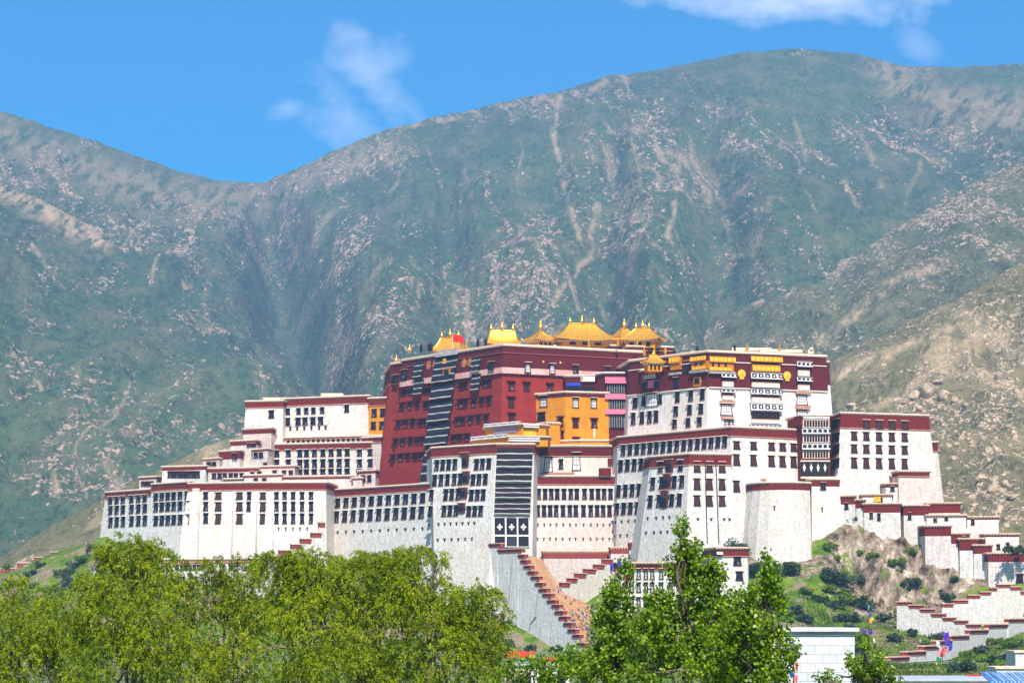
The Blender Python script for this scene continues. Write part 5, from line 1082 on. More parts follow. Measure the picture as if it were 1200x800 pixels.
for lb, a, b, Y, py, bd, wm, ws, bz in hs:
    B_ = Block('hillside_house', lb, 'house', [(a, Y), (b, Y-2)], py, Y, bz, .04, 9, band=bd, band_m=M_maroon_red, wall=wm, th=.3, cornice=.8, cornice_m=M_slab, ledge=False, sides=(0, .5), group='small houses on the right hand slope')
    for px, y0, y1 in ws: row(B_, 0, [px], y0, y1, 4.2 if y1-y0 < 12 else 9, 'plain')
    if 'yellow' in lb: slab(B_, 0, 1024.5, 1032, 582, 588, 1.2, 'yellow_awning', [M_yellow_cloth])
S1 = [(1051, 1067, 704), (1065.5, 1081, 708), (1079, 1094, 712.5), (1092, 1107.5, 718), (1105.5, 1119, 722.5), (1119, 1133, 726), (1133, 1148, 730.5)]
stepwall('stepped white wall descending right across the slope below the cliff', S1, 884, 868, None, cap=1.05, drop=15, wall=M_white_worn)
S2 = [(1103.6, 1117, 706.3), (1117, 1134, 702), (1134.6, 1148, 696.3), (1148.8, 1161, 692.4), (1161, 1168, 687.7), (1168.5, 1185, 683.7), (1184, 1197, 686.5), (1196, 1212, 692)]
stepwall('stepped white wall rising right to the doorway of the last house', S2, 890, 894, None, cap=1.05, drop=16, wall=M_white_clean)
S3 = [(1029, 1040.6, 772.5), (1041, 1063.4, 768.5), (1063.5, 1083.5, 762), (1083, 1099, 755.5), (1098.5, 1115, 749.5), (1115, 1135, 743.6), (1136, 1157.5, 737), (1158, 1181, 730.5), (1181, 1203, 724), (1203, 1226, 718), (1226, 1250, 712)]
stepwall('lowest long stepped white wall rising to the right edge', S3, 690, 862, 0, cap=1.0, drop=9.5, wall=M_white_clean)
S4 = [(-30, -6, 672), (-5, 19.5, 665.5), (20, 40, 658.7), (40, 60, 652), (59.5, 71, 645.8)]
stepwall('faded red stepped wall climbing the far left slope', S4, 1158, 1140, None, drop=7, wall=M_oldred, cap=1.2, capm=M_oldred, slabm=M_cream)
S5 = [(60, 80, 702), (81, 99, 690), (98, 110, 678.7), (110, 121, 664), (121, 150, 646), (150, 178, 632)]
stepwall('white stepped wall climbing behind the willows at the left', S5, 1056, 1072, None, drop=16, wall=M_white_clean, cap=.8, capm=M_white, slabm=M_slab)
S6 = [(300, 314, 657), (314, 328, 650.5), (327.5, 341, 644), (341.5, 352.5, 637), (352.5, 364.5, 630.5), (365, 376.5, 623.5), (374, 381, 611.5)]
stepwall('stepped maroon capped wall rising right in front of the bastioned block', S6, 1018, 1032, None, drop=22, wall=M_white_clean, cap=1.8)
B_ = Block('terrace_house', 'long low white building with a dark windowed top storey behind the left willows', 'house', [(190, 1036), (296, 1026)], 655.5, 1036, 12, .04, 12, band=1.2, band_m=M_pinkledge, wall=M_white_clean, th=.4, cornice=.7)
row(B_, 0, [208, 213, 218, 223, 228, 233, 238, 262, 270], 661.5, 667, 4, 'plain')

# ------------------------------------------------------------------ near roofs
NW = thing('block_wall_house', 'plain white concrete block house with a grey coping at the bottom right', 'house', ((955-600)*150/FP, 152, 0))
def nwall():
    Y = 150; x0, x1 = (895-600)*Y/FP, (1001.5-600)*Y/FP; z1 = ZH(739, Y); mb = MB()
    for A, B in (((x0, Y), (x1, Y)), ((x1, Y), (x1+.6, Y+8)), ((x1+.6, Y+8), (x0, Y+8)), ((x0, Y+8), (x0, Y))):
        L = math.hypot(B[0]-A[0], B[1]-A[1]); mb.quad([(A[0], A[1], 0), (B[0], B[1], 0), (B[0], B[1], z1), (A[0], A[1], z1)], 0, [(0, 0), (L, 0), (L, z1), (0, z1)])
    mb.build('wall', [M_block], NW); mb = MB(); mb.abox(x0-.2, x1+.25, Y-.3, Y+8.3, z1-.02, z1+.2); mb.build('coping', [simple('pale_coping', (.60, .61, .64), .9)], NW)
    mb = MB(); mb.abox(x0, x1+.05, Y-.08, Y+8, z1-.2, z1-.021); mb.build('painted_shadow_strip', [M_stone], NW)  # solid grey strip that draws the shadow line under the coping
nwall()
def near_roof(label, px0, px1, py, Y, wallm, roofm, dep=10, name='street_house', h2=.3, extra=None, win=0):
    a = P(px0, py, Y); b = P(px1, py, Y); t = thing(name, label, 'house', ((a.x+b.x)/2, Y+dep/2, 0)); mb = MB(); mb.abox(a.x, b.x, Y, Y+dep, 0, a.z-.01); mb.build('wall', [wallm], t)
    mb = MB(); mb.abox(a.x-.3, b.x+.3, Y-.3, Y+dep+.3, a.z, a.z+h2); mb.build('roof', [roofm], t)
    for k in range(win):
        x = a.x+(b.x-a.x)*(k+.5)/win; mb = MB(); mb.abox(x-.5, x+.5, Y-.06, Y+.05, a.z-2.4, a.z-.9); w = mb.build('window', [M_black], t); mb = MB(); mb.abox(x-.42, x+.42, Y-.09, Y, a.z-2.3, a.z-1.0); mb.build('pane', [M_glass], w)
    return t
M_greyroof = simple('grey_sheet_roof', (.42, .46, .54), .5, var=.12)
near_roof('low street building with a pale grey sheet roof below the main stair', 588, 668, 779, 320, M_white, M_greyroof, 8, win=4)
near_roof('long low street building with a grey parapet along the bottom right edge', 1020, 1170, 797.5, 230, M_white, M_greyroof, 9, win=3)
near_roof('small white corner house at the right edge above the blue canopy', 1190, 1240, 764, 420, M_white_clean, M_cream, 8, win=1)
near_roof('low white annex in front of the corner house', 1168, 1240, 783, 400, M_white_clean, M_cream, 8)
def canopy(label, px0, px1, py, Y, m, dep=5, slope=.9, stripes_=None, n=10, name='awning', th=.08):
    a = P(px0, py, Y); b = P(px1, py, Y); t = thing(name, label, 'awning', ((a.x+b.x)/2, Y, a.z-slope-2)); mb = MB()
    for k in range(n):
        x0 = a.x+(b.x-a.x)*k/n; x1 = a.x+(b.x-a.x)*(k+1)/n; mi = k % 2 if stripes_ else 0; wv = .12*math.sin(k*1.7)
        for zz in (0, -th): mb.quad([(x0, Y, a.z-slope+wv+zz), (x1, Y, a.z-slope-wv*.5+zz), (x1, Y+dep, a.z+zz), (x0, Y+dep, a.z+wv+zz)], mi)
        mb.quad([(x0, Y, a.z-slope+wv-th-.25), (x1, Y, a.z-slope-wv*.5-th-.25), (x1, Y, a.z-slope-wv*.5), (x0, Y, a.z-slope+wv)], mi)
    mb.build('cloth', [m, stripes_ or m], t)
    for x in (a.x+.1, b.x-.1):
        mb = MB(); mb.tube([(x, Y+.1, max(0, a.z-slope-12)), (x, Y+.1, a.z-slope)], .06, 6); mb.build('post', [M_stone], t)
M_blue = simple('blue_sheet', (.05, .20, .55), .6); M_redtarp = simple('red_tarp', (.72, .045, .03), .7, var=.25, scale=1.5)
canopy('blue striped sheet canopy in the bottom right corner', 1160, 1235, 788, 215, M_blue, 5, .75, simple('pale_blue_sheet', (.30, .45, .66), .6), 34)
canopy('small red awning beside the blue canopy', 1136, 1154, 790.5, 235, M_redtarp, 2, .45)
canopy('flat red tarpaulin on the left below the main stair wall', 592, 627, 763, 330, M_redtarp, 3, .5, n=9)
canopy('ragged red tarpaulin right of the first below the stair wall', 636, 656, 770.5, 330, M_redtarp, 3, .6, n=6)
canopy('dark green netting awning between the red tarpaulins', 612, 640, 766.5, 335, simple('green_net', (.05, .13, .04), .9), 3, .9, n=7)

# prayer flags
FC = {'blue': (.04, .09, .55), 'purple': (.13, .05, .50), 'white': (.80, .78, .80), 'red': (.75, .05, .04), 'pink': (.80, .22, .22), 'green': (.02, .30, .12), 'yellow': (.80, .55, .03), 'cyan': (.08, .38, .62)}
FM = {k: simple('prayer_flag_'+k, v, .85, var=.15, scale=2) for k, v in FC.items()}
def prayer_pole(label, px, py0, py1, Y, fl):
    b = P(px, py1, Y); t = thing('prayer_flag_pole', label, 'prayer flags', b); mb = MB(); mb.tube([b, P(px, py0, Y)], [.14*Y/900+.03, .07*Y/900+.02], 7); mb.build('pole', [M_wood], t)
    k = Y/FP
    for (dx, py, w, h, c) in fl:
        a = P(px, py, Y); mb = MB(); NX, NZ = 4, 4; r = random.random()*6
        q = lambda i, j: a+Vector((dx*k+(w*k)*(i/NX-.5)*(1-.25*j/NZ), .35*k*w*math.sin(i*1.5+r+j*.7)-.1, -h*k*j/NZ+.12*h*k*math.sin(i*1.3+r)))
        for i in range(NX):
            for j in range(NZ): mb.quad([q(i, j+1), q(i+1, j+1), q(i+1, j), q(i, j)])
        mb.build('flag', [FM[c]], t)
prayer_pole('tall pole with purple, pink and green prayer flags before the lowest stepped wall', 1104.5, 738, 797, 700, [(4, 740, 8, 9, 'purple'), (6, 748, 7, 8, 'purple'), (9, 754, 5, 8, 'blue'), (-5, 751, 5, 7, 'white'), (2, 758, 9, 7, 'pink'), (-1, 762, 8, 7, 'pink'), (-4, 770, 6, 7, 'green'), (-2, 776, 5, 9, 'yellow'), (1, 782, 6, 8, 'green'), (-6, 775, 4, 11, 'yellow'), (-5, 787, 6, 9, 'green')])
prayer_pole('thin pole with blue, yellow and purple prayer flags above the block house', 1018.5, 706, 760, 600, [(-.5, 709, 2.5, 6, 'cyan'), (1, 718, 3, 5, 'blue'), (2, 723, 5.5, 7, 'yellow'), (-6, 737, 5, 6, 'purple'), (1.5, 737, 5.5, 6.5, 'purple'), (-7, 748, 3, 5, 'red'), (6, 748, 3, 6, 'white')])
prayer_pole('pole with purple and red prayer flags beside the gate house', 727, 651, 712, 870, [(-10, 660, 5, 10, 'purple'), (-2, 654, 4, 10, 'blue'), (5, 655, 4, 7, 'purple'), (0, 660, 7, 7, 'purple'), (-5, 668, 5, 7, 'pink'), (7, 673, 6, 8, 'red'), (1, 688, 5, 8, 'yellow'), (7, 688, 5, 6, 'green'), (-7, 684, 5, 5, 'pink')])
prayer_pole('near pole with purple and red prayer flags in front of the block house', 930, 752, 800, 140, [(-3, 754, 8, 8, 'purple'), (2, 754, 6, 11, 'purple'), (-1, 764, 5, 7, 'white'), (0, 766, 4, 9, 'red'), (3, 775, 4, 9, 'red'), (-2, 784, 6, 9, 'blue'), (2, 790, 6, 9, 'pink')])
prayer_pole('short leaning cluster of blue prayer flags at the foot of the lowest stepped wall', 1053, 788, 800, 600, [(-2, 788, 5, 5, 'purple'), (3, 791, 5, 6, 'blue')])
M_bunt = [FM[c] for c in ('blue', 'white', 'red', 'green', 'yellow')]
def bunting(label, a, b, sag, n):
    t = thing('prayer_flag_string', label, 'prayer flags', a); mb = MB(); pts = [a.lerp(b, k/n)-Vector((0, 0, sag*4*(k/n)*(1-k/n))) for k in range(n+1)]
    mb.tube(pts, .02, 4); mb.build('cord', [M_stone], t)
    for k in range(n):
        p = pts[k]; q = pts[k+1]; mb = MB(); h = .5; mb.quad([p-Vector((0, .05, h)), q-Vector((0, -.05, h)), q, p]); mb.build('flag', [M_bunt[k % 5]], t)
bunting('string of tiny prayer flags hanging low at the bottom right', P(1052, 795, 250), P(1100, 790, 250), .4, 9)

# ------------------------------------------------------------------ shrubs on the hill
def leafquads(C, D, S, L, Wd):
    """C centres, D long axis, S side axis -> rhombic leaves"""
    n = len(C); L = L[:, None]; Wd = Wd[:, None]
    V = np.stack([C-D*L/2, C+S*Wd/2-D*L*.08, C+D*L/2, C-S*Wd/2-D*L*.08], 1).reshape(-1, 3); return V
def leafmesh(name, V, mat, tint, parent=None, origin=(0, 0, 0)):
    n = len(V)//4; me = bpy.data.meshes.new(name); me.vertices.add(len(V)); me.vertices.foreach_set('co', (V-np.array(origin)).astype(np.float32).ravel())
    me.loops.add(n*4); me.loops.foreach_set('vertex_index', np.arange(n*4, dtype=np.int32)); me.polygons.add(n)
    me.polygons.foreach_set('loop_start', (np.arange(n)*4).astype(np.int32)); me.polygons.foreach_set('loop_total', np.full(n, 4, np.int32)); me.update(calc_edges=True)
    a = me.attributes.new('tint', 'FLOAT', 'FACE'); a.data.foreach_set('value', tint.astype(np.float32)); me.materials.append(mat)
    o = bpy.data.objects.new(name, me); COL.objects.link(o)
    if parent is not None: o.parent = parent
    return o
def unit(v): return v/np.maximum(1e-9, np.linalg.norm(v, axis=1))[:, None]
def foliage_mat(name, c0, c1, c2, trans=.35, rough=.6, spec=.25):
    m, nt, b = newmat(name); a = nd(nt, 'ShaderNodeAttribute'); a.attribute_name = 'tint'
    c = ramp(nt, a.outputs['Fac'], [(0, c0), (.55, c1), (1, c2)]); lk(nt, c, b.inputs['Base Color']); b.inputs['Roughness'].default_value = rough; b.inputs['Specular IOR Level'].default_value = spec
    tr = nd(nt, 'ShaderNodeBsdfTranslucent'); lk(nt, c, tr.inputs[0]); mx = nd(nt, 'ShaderNodeMixShader'); mx.inputs[0].default_value = trans
    lk(nt, b.outputs[0], mx.inputs[1]); lk(nt, tr.outputs[0], mx.inputs[2]); lk(nt, mx.outputs[0], nt.nodes['Material Output'].inputs[0]); return m
M_shrub = foliage_mat('dark_shrub_leaves', (.028, .062, .030), (.052, .100, .045), (.10, .15, .055), .25)
M_shrub_y = foliage_mat('bright_weed_leaves', (.09, .17, .012), (.16, .27, .015), (.25, .36, .03), .3)
SHR = [(1001, 608, 7, 942, 0), (1070, 681, 11, 902, 0), (1118, 678, 9, 905, 0), (1107, 697, 10, 893, 0), (971, 672, 15, 915, 0), (1013, 704, 13, 896, 0), (989, 679, 11, 908, 0), (865, 641, 20, 930, 0), (884, 665, 15, 912, 0), (926, 664, 16, 912, 0), (908, 661, 9, 914, 0), (1128, 779, 14, 835, 0), (1176, 772, 12, 838, 0), (1186, 643, 12, 915, 0),
       (930, 712, 13, 880, 0), (945, 722, 11, 874, 0), (915, 700, 10, 888, 0), (1000, 722, 10, 874, 0), (960, 700, 8, 890, 0), (1038, 722, 9, 876, 0), (1100, 745, 9, 852, 0), (1070, 740, 8, 860, 0), (1045, 745, 9, 858, 0), (1190, 752, 8, 850, 0), (1150, 760, 8, 846, 0),
       (1048, 657, 10, 926, 1), (1066, 645, 8, 934, 1), (1022, 650, 7, 930, 1), (969, 638, 9, 936, 1), (1008, 646, 5, 932, 1), (982, 652, 7, 925, 1), (1052, 668, 5, 920, 1), (946, 690, 9, 898, 1), (1010, 745, 9, 864, 1), (1165, 750, 8, 850, 1), (1085, 752, 8, 850, 1), (1130, 765, 8, 842, 1),
       (32, 674, 7, 1136, 0), (11, 681, 7, 1130, 0), (87, 662, 8, 1118, 0), (46, 661, 6, 1140, 0), (80, 683, 9, 1085, 0), (107, 641, 7, 1120, 0), (60, 690, 9, 1090, 0), (30, 700, 9, 1090, 0), (100, 655, 6, 1110, 1), (70, 668, 7, 1118, 1), (120, 648, 8, 1098, 1), (5, 705, 9, 1090, 1), (620, 758, 9, 905, 0), (596, 752, 8, 915, 0), (651, 760, 8, 900, 0)]
gs = np.random.default_rng(77)
for k in range(56):
    if k < 30: px, py = gs.uniform(880, 1010), gs.uniform(668, 790)
    elif k < 44: px, py = gs.uniform(1120, 1198), gs.uniform(745, 785)
    else: px, py = gs.uniform(0, 130), gs.uniform(650, 700)
    if k < 30 and py < 668+(1010-px)*.15: continue
    SHR.append((px, py, gs.uniform(4, 11), 900, int(gs.random() < .4)))
def near_word(px, py):
    for test, w in ((px < 130, 'on the far left slope'), (px < 700, 'at the foot of the outer stair wall'), (px < 935 and py < 680, 'at the foot of the rounded tower'), (py > 735, 'on the lowest right hand slope'), (px < 1000, 'on the green slope left of the cliff'), (px > 1090, 'beside the right hand stepped walls')):
        if test: return w
    return 'on the rocky cliff below the right hand houses'
for i, (px, py, r, Y, k) in enumerate(SHR):
    h_ = surf(px, py+r*.75)
    if h_ is not None: Y = h_.y-r*.3*Y/FP
    c = P(px, py+r*.1, Y); s = Y/FP; rr = r*s; n = int(240+r*r*6)
    lab = ('bright yellow green weedy bush ' if k else 'dark green rounded bush ')+near_word(px, py)
    t = thing('shrub', lab, 'bush', (c.x, c.y, c.z-rr*.8), ('bright bushes ' if k else 'dark bushes ')+near_word(px, py))
    g = np.random.default_rng(100+i); nl = 11; lc = unit(g.normal(size=(nl, 3)))*np.array([1.25, .8, .6])*g.random((nl, 1)); lw = g.uniform(.25, .6, nl); j = g.integers(0, nl, n)
    d = unit(g.normal(size=(n, 3))); pos = (lc[j]+d*(lw[j][:, None]*g.random((n, 1))**.4))*np.array([rr, rr, rr*(.85 if not k else .7)])+np.array(c)
    D = unit(d+g.normal(size=(n, 3))*.8); S = unit(np.cross(D, g.normal(size=(n, 3))))
    V = leafquads(pos, D, S, g.uniform(.5, 1.1, n), g.uniform(.35, .8, n)); leafmesh('foliage', V, M_shrub_y if k else M_shrub, np.clip(g.normal(.5, .25, n), 0, 1), t, t.location)
    mb = MB(); mb.tube([c-Vector((0, 0, rr*.8+.8)), c-Vector((0, 0, rr*.1))], .14, 5); mb.build('stem', [M_wood], t)

def grass():
    g = np.random.default_rng(8); N = 90000; V = []; T = []
    px = np.where(g.random(N) < .3, g.uniform(-5, 135, N), g.uniform(870, 1205, N)); py = g.uniform(640, 796, N); C = []
    th = (px-600)/FP; tz = (HOR-py)/FP; Yd = np.full(N, 0.0); done = np.zeros(N, bool)
    for y in np.arange(560, 1250, 1.6):
        i = int((y-540)/1.6); j = ((th*y+340)/1.6).astype(int); ok = (j >= 0) & (j < HZ.shape[1]) & ~done
        hit = ok.copy(); hit[ok] = (EYE+tz[ok]*y) <= HZ[i, j[ok]]; Yd[hit] = y; done |= hit
    k = done & (Yd > 0) & (Yd < 1200); px, Yd, th, tz = px[k], Yd[k], th[k], tz[k]; rk = HR[((Yd-540)/1.6).astype(int), ((th*Yd+340)/1.6).astype(int)]
    k = (rk < .3) | (g.random(len(rk)) < .15); Yd, th, tz = Yd[k], th[k], tz[k]; n = len(Yd)
    pos = np.stack([th*Yd, Yd, EYE+tz*Yd+.15], -1); D = unit(np.stack([g.normal(0, .6, n), g.normal(0, .5, n), np.ones(n)], -1)); S = unit(np.cross(D, g.normal(size=(n, 3))))
    patch = vnoise(pos[:, 0]/9, pos[:, 1]/9, 5); o = leafmesh('grass', leafquads(pos, D, S, g.uniform(.6, 1.7, n), g.uniform(.4, .9, n)), M_tuft, np.clip(patch+g.normal(0, .2, n), 0, 1)); tag(o, kind='stuff')
M_tuft = foliage_mat('grass_tufts', (.035, .065, .012), (.12, .20, .010), (.34, .30, .09), .3)
grass()
# ------------------------------------------------------------------ people on the main stair
M_skin = simple('skin', (.50, .28, .18), .6); M_hair = simple('black_hair', (.015, .012, .012), .6)
CL = {'red': (.60, .03, .03), 'blue': (.03, .12, .50), 'white': (.78, .78, .80), 'pink': (.75, .20, .38), 'turquoise': (.03, .42, .50), 'black': (.02, .02, .025), 'purple': (.25, .08, .42), 'yellow': (.75, .50, .05), 'orange': (.75, .22, .03), 'green': (.04, .28, .10), 'grey': (.25, .25, .27)}
CM = {k: simple('clothing_'+k, v, .9, var=.12) for k, v in CL.items()}
def person_mesh(v):
    g = 1 if v % 2 else -1; st = .16+.05*(v % 3)
    J = {'pel': (0, 0, .92), 'che': (0, -.02, 1.22), 'nek': (0, -.02, 1.46), 'hed': (0, -.04, 1.58), 'top': (0, -.03, 1.70), 'sl': (-.19, -.01, 1.40), 'sr': (.19, -.01, 1.40), 'el': (-.27, .05*g, 1.12), 'er': (.27, -.05*g, 1.12), 'wl': (-.25, -.10-.08*g, .90), 'wr': (.25, -.10+.08*g, .90), 'hl': (-.24, -.14-.08*g, .82), 'hr': (.24, -.14+.08*g, .82),
         'tl': (-.10, 0, .86), 'tr': (.10, 0, .86), 'kl': (-.11, -st*.8*g, .50), 'kr': (.11, st*.4*g, .48), 'al': (-.11, -st*g+.04, .09+.1*(g > 0)), 'ar': (.11, st*g+.08, .09+.1*(g < 0)), 'fl': (-.12, -st*g-.12, .04+.1*(g > 0)), 'fr': (.12, st*g-.08, .04+.1*(g < 0))}
    Rr = {'pel': .155, 'che': .165, 'nek': .06, 'hed': .105, 'top': .085, 'sl': .075, 'sr': .075, 'el': .05, 'er': .05, 'wl': .036, 'wr': .036, 'hl': .04, 'hr': .04, 'tl': .10, 'tr': .10, 'kl': .07, 'kr': .07, 'al': .05, 'ar': .05, 'fl': .045, 'fr': .045}
    E = [('pel', 'che'), ('che', 'nek'), ('nek', 'hed'), ('hed', 'top'), ('che', 'sl'), ('che', 'sr'), ('sl', 'el'), ('sr', 'er'), ('el', 'wl'), ('er', 'wr'), ('wl', 'hl'), ('wr', 'hr'), ('pel', 'tl'), ('pel', 'tr'), ('tl', 'kl'), ('tr', 'kr'), ('kl', 'al'), ('kr', 'ar'), ('al', 'fl'), ('ar', 'fr')]
    ks = list(J); me = bpy.data.meshes.new('tmp'); me.from_pydata([J[k] for k in ks], [(ks.index(a), ks.index(b)) for a, b in E], []); o = bpy.data.objects.new('tmp', me); COL.objects.link(o)
    o.modifiers.new('s', 'SKIN'); sv = me.skin_vertices[0].data
    for i, k in enumerate(ks): sv[i].radius = (Rr[k], Rr[k]*(.72 if k in ('pel', 'che') else 1)); sv[i].use_root = (k == 'pel')
    o.modifiers.new('d', 'SUBSURF').levels = 1
    dg = bpy.context.evaluated_depsgraph_get(); dg.update(); r = bpy.data.meshes.new_from_object(o.evaluated_get(dg)); bpy.data.objects.remove(o)
    while len(r.materials) < 4: r.materials.append(None)
    for p in r.polygons:
        c = p.center; hand = abs(c.x) > .2 and c.z < .93 and c.z > .7
        p.material_index = 3 if (c.z > 1.62 or (c.z > 1.53 and c.y > -.02)) else 0 if (c.z > 1.47 or hand) else 1 if c.z > .88 else 2; p.use_smooth = True
    return r
PMesh = [person_mesh(v) for v in range(4)]
def stair_point(px, py):
    best = None
    for s in np.linspace(.02, .99, 130):
        p, z = Lpt(s)
        for w in np.linspace(.8, wS(s)-.8, 16):
            q = p+nS*w; e = abs(600+FP*q.x/q.y-px)+abs(HOR-(z-EYE)*FP/q.y-py)
            if best is None or e < best[0]: best = (e, Vector((q.x, q.y, z)))
    return best[1]
tops = list(CL); ppl = [(648.5, 693, 'turquoise'), (654, 695, 'blue'), (656, 692, 'turquoise'), (663, 703, 'black'), (669, 709, 'grey'), (673, 706, 'purple'), (662, 716, 'black'), (652, 703, 'orange')]
g = np.random.default_rng(4)
for k in range(125):
    px = g.uniform(668, 707); lo = 741-max(0, (675-px))*1.2; ppl.append((px, g.uniform(712+abs(px-690)*.2, lo), tops[g.integers(0, len(tops))]))
place_words = lambda px, py: ('on the upper steps' if py < 700 else 'near the top of the stair crowd' if py < 716 else 'on the left side of the stair crowd' if px < 680 else 'on the right side of the stair crowd' if px > 696 else 'in the middle of the stair crowd')
for i, (px, py, c) in enumerate(ppl):
    p = stair_point(px, py); leg = ['black', 'blue', 'grey', 'black'][i % 4]
    o = bpy.data.objects.new('person', PMesh[i % 4]); COL.objects.link(o); o.location = p; o.rotation_euler = (0, 0, g.uniform(-.8, .8)+(math.pi if i % 3 else 0)); o.scale = (1.05, 1.05, g.uniform(.95, 1.08))
    for s_, m_ in zip(range(4), (M_skin, CM[c], CM[leg], M_hair)): o.material_slots[s_].link = 'OBJECT'; o.material_slots[s_].material = m_
    tag(o, f'person in {c} top and {leg} trousers {place_words(px, py)}', 'person', f'people in {c} tops and {leg} trousers {place_words(px, py)} on the main stair')
# ------------------------------------------------------------------ foreground trees
M_willow = foliage_mat('willow_leaves', (.085, .15, .004), (.25, .33, .005), (.45, .49, .014), .40, .5, .3)
M_poplar = foliage_mat('poplar_leaves', (.045, .105, .005), (.15, .27, .007), (.33, .44, .02), .36, .4, .4)
M_bark = simple('grey_brown_bark', (.16, .125, .09), .95, var=.3, scale=6, bump=.5)
def limb(mb, a, b, r0, r1, seed, bend=.12):
    g = np.random.default_rng(seed); a = Vector(a); b = Vector(b); L = (b-a).length; pts = []; rr = []
    for k in range(6):
        t = k/5; o = Vector(g.normal(size=3)*L*bend*.35)*math.sin(math.pi*t); pts.append(a.lerp(b, t)+o+Vector((0, 0, -L*.03*math.sin(math.pi*t)))); rr.append(r0+(r1-r0)*t)
    mb.tube(pts, rr, 6, 0); return pts
def tree(label, base_px, Y, lobes, kind, seed, dens=1.0, trunk_r=.22, group=None):
    """lobes: (px, py, rx_px, ry_px, dy) ellipsoids in the crown; dy pushes the lobe back"""
    g = np.random.default_rng(seed); s = Y/FP; base = Vector(((base_px-600)*s, Y, 0))
    trunk_r = trunk_r if kind == 'willow' else .13
    t = thing('willow_tree' if kind == 'willow' else 'poplar_tree', label, 'tree', base, group)
    zlow = min(P(l[0], l[1]+l[3], Y).z for l in lobes); fork = Vector((base.x, base.y, max(2.5, zlow-2.2)))
    mb = MB(); top = max(lobes, key=lambda l: -l[1]+0); tp = P(top[0], top[1]-top[3]*.3, Y)
    trunk = limb(mb, base, fork, trunk_r*1.3, trunk_r, seed, .05)
    Cs, Ds, Ss, Ls, Ws, Ts = [], [], [], [], [], []
    for li, (px, py, rx, ry, dy) in enumerate(lobes):
        c = P(px, py, Y); c.y += dy; R_ = np.array([rx*s, max(rx*s*.9, .5), ry*s])
        lp = limb(mb, fork, c, trunk_r*.5, .03, seed+li, .08)
        nb = 6
        for b_ in range(nb):    # secondary branches
            d = unit(g.normal(size=(1, 3)))[0]; d[2] = abs(d[2])*.6; e = Vector(np.array(c)+d*R_*.75); limb(mb, lp[4+b_ % 2], e, .035, .010, seed+li*31+b_, .15)
        area = rx*ry
        if kind == 'willow':
            n = int(area*dens*.20)+14; ns = max(6, int(area/75)); sd = unit(g.normal(size=(ns, 3))); sc = sd*(.55+.45*g.random((ns, 1))**.5)
            jj = g.integers(0, ns, n); dd = unit(g.normal(size=(n, 3))); start = np.array(c)+sc[jj]*R_+dd*np.minimum(R_*.42, .75)*g.random((n, 1))**.45; ct = g.normal(.5, .16, ns)[jj]; dd = unit(dd+sd[jj]*.5)
            m = 20; tt = np.linspace(0, 1, m)[None, :, None]; ln = g.uniform(.3, .8, (n, 1, 1))
            out = unit(dd*np.array([1, 1, .8])+g.normal(size=(n, 3))*.45)[:, None, :]
            pos = start[:, None, :]+out*ln*tt*.55+np.array([0, 0, -1.])*ln*(tt**1.7)*.6+g.normal(size=(n, m, 3))*.045
            tan = out*.55+np.array([0, 0, -1.])*(tt**.7)*.8; D = unit((tan+g.normal(size=(n, m, 3))*.42).reshape(-1, 3))
            pos = pos.reshape(-1, 3); k = len(pos); S = unit(np.cross(D, g.normal(size=(k, 3))))
            Cs.append(pos); Ds.append(D); Ss.append(S); Ls.append(g.uniform(.10, .20, k)); Ws.append(g.uniform(.032, .06, k)); Ts.append(np.clip(np.repeat(ct+g.normal(0, .10, n), m)+g.normal(0, .12, k), 0, 1))
        else:
            n = int(area*dens*.10)+12; ns = max(5, int(area/60)); sd = unit(g.normal(size=(ns, 3))); sc = sd*(.45+.55*g.random((ns, 1))**.5); jj = g.integers(0, ns, n)
            dd = unit(g.normal(size=(n, 3))); cc = np.array(c)+sc[jj]*R_+dd*np.minimum(R_*.36, .26)*g.random((n, 1))**.4; m = 14
            up = unit(dd*.6+np.array([0, 0, .9])+g.normal(size=(n, 3))*.3)[:, None, :]; tt = np.linspace(-.5, .5, m)[None, :, None]
            pos = cc[:, None, :]+up*tt*g.uniform(.3, .6, (n, 1, 1))+g.normal(size=(n, m, 3))*.055; pos = pos.reshape(-1, 3); k = len(pos)
            D = unit(g.normal(size=(k, 3))+np.array([0, 0, -.5])); S = unit(np.cross(D, g.normal(size=(k, 3))+np.array([0, -.2, .6])))
            Cs.append(pos); Ds.append(D); Ss.append(S); Ls.append(g.uniform(.07, .13, k)); Ws.append(g.uniform(.055, .10, k)); Ts.append(np.clip(np.repeat(g.normal(.5, .2, n), m)+g.normal(0, .15, k), 0, 1))
    mb.build('trunk', [M_bark], t, smooth=True)
    V = leafquads(np.concatenate(Cs), np.concatenate(Ds), np.concatenate(Ss), np.concatenate(Ls), np.concatenate(Ws))
    leafmesh('crown', V, M_willow if kind == 'willow' else M_poplar, np.concatenate(Ts), t, t.location); return len(V)//4
NL = 0
NL += tree('willow at the left edge with a broad low crown', 20, 112, [(-30, 745, 60, 55, 0), (20, 735, 55, 50, 1), (62, 728, 40, 36, 0), (40, 790, 70, 50, -1), (-20, 800, 60, 50, 0), (85, 765, 35, 45, .5), (10, 700, 30, 22, .5)], 'willow', 1, 1.0)
NL += tree('tallest left willow with a narrow crown top against the leftmost white block', 150, 108, [(150, 665, 34, 34, 0), (128, 672, 28, 24, .5), (172, 680, 34, 30, 0), (150, 715, 52, 44, -.5), (120, 740, 36, 40, 0), (185, 745, 42, 45, 0), (150, 785, 60, 45, -1), (183, 650, 18, 20, 0), (132, 648, 18, 16, 0), (158, 645, 20, 16, 0), (100, 690, 22, 22, 0)], 'willow', 2, 1.0)
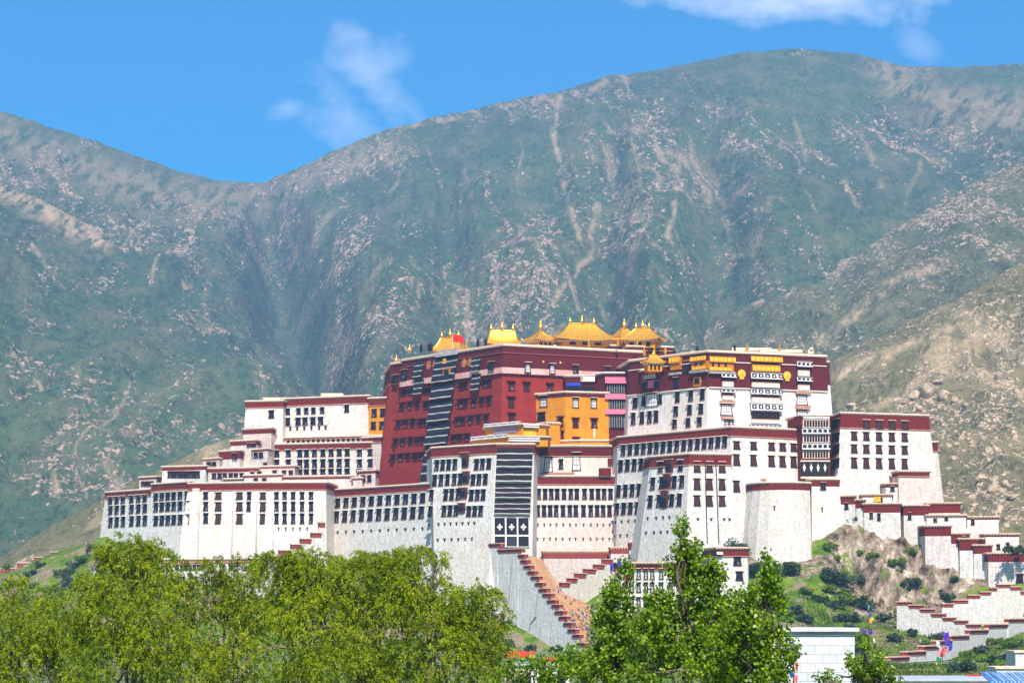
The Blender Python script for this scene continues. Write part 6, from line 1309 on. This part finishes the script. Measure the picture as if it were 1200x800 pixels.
NL += tree('willow between the narrow topped willow and the widest one', 255, 114, [(225, 700, 34, 32, 0), (262, 692, 36, 30, .5), (300, 700, 34, 34, 0), (250, 745, 52, 44, -.5), (225, 785, 50, 40, -1), (285, 780, 50, 45, 0), (248, 670, 24, 16, 0), (290, 668, 24, 18, 0), (215, 676, 24, 20, 0), (320, 690, 30, 28, 0)], 'willow', 3, 1.0)
NL += tree('widest willow in the middle with wispy shoots above its round crown', 395, 106, [(340, 700, 38, 38, .5), (375, 682, 38, 32, 0), (420, 678, 42, 34, 0), (460, 690, 42, 38, 0), (390, 735, 56, 46, -.8), (445, 740, 56, 46, -.5), (340, 760, 48, 46, 0), (400, 790, 66, 44, -1.2), (470, 790, 54, 42, -.5), (372, 650, 20, 13, 0), (318, 662, 18, 14, 0), (455, 650, 18, 12, 0), (335, 655, 16, 14, 0), (350, 670, 26, 20, 0), (400, 660, 34, 20, 0), (440, 664, 30, 20, 0)], 'willow', 4, 1.0)
NL += tree('willow at the right end of the group overhanging the outer stair wall', 510, 104, [(495, 678, 36, 32, 0), (530, 702, 34, 32, 0), (500, 725, 48, 42, -.4), (550, 735, 36, 36, 0), (520, 775, 56, 44, -.8), (570, 770, 30, 38, 0), (478, 655, 18, 13, 0), (492, 642, 10, 6, 0), (578, 708, 18, 16, 0), (590, 728, 14, 18, 0), (556, 700, 20, 12, 0), (588, 790, 22, 25, 0), (512, 652, 10, 8, 0)], 'willow', 5, .95)
NL += tree('tall pointed poplar rising in front of the white foundation, the highest of the foreground trees', 810, 62, [(809, 640, 14, 26, 0), (808, 668, 26, 26, 0), (806, 700, 36, 30, 0), (802, 735, 48, 38, 0), (842, 748, 40, 32, 0), (764, 756, 38, 32, 0), (805, 785, 80, 36, -.3), (842, 704, 17, 22, .3), (772, 714, 17, 24, 0), (860, 780, 44, 30, 0), (800, 622, 7, 10, 0), (840, 670, 12, 18, 0)], 'poplar', 11, 1.0)
NL += tree('lower poplar left of the tall pointed one, in front of the gate house', 720, 66, [(722, 690, 16, 20, 0), (718, 712, 26, 24, 0), (724, 742, 32, 28, 0), (740, 770, 44, 36, 0), (706, 772, 30, 24, 0), (690, 792, 34, 20, 0), (735, 672, 8, 12, 0), (745, 730, 24, 24, 0)], 'poplar', 12, 1.0)
NL += tree('poplar right of the tall pointed one with a slim top before the rounded tower', 895, 60, [(897, 685, 13, 22, 0), (893, 708, 22, 24, 0), (890, 740, 32, 32, 0), (885, 775, 42, 34, 0), (910, 770, 22, 34, 0), (896, 664, 7, 12, 0), (868, 725, 20, 26, 0)], 'poplar', 13, 1.0)
NL += tree('low leafy poplar top at the bottom left of the main stair foot', 640, 74, [(625, 792, 34, 20, 0), (655, 785, 30, 20, 0), (600, 800, 26, 16, 0), (668, 770, 14, 16, 0)], 'poplar', 14, 1.0)
NL += tree('small dark poplar top in front of the block house at the bottom right', 1012, 70, [(1012, 778, 22, 20, 0), (1000, 792, 34, 18, 0), (1028, 796, 24, 16, 0), (1013, 760, 7, 12, 0), (970, 800, 18, 10, 0)], 'poplar', 15, .9)
print('leaves', NL)
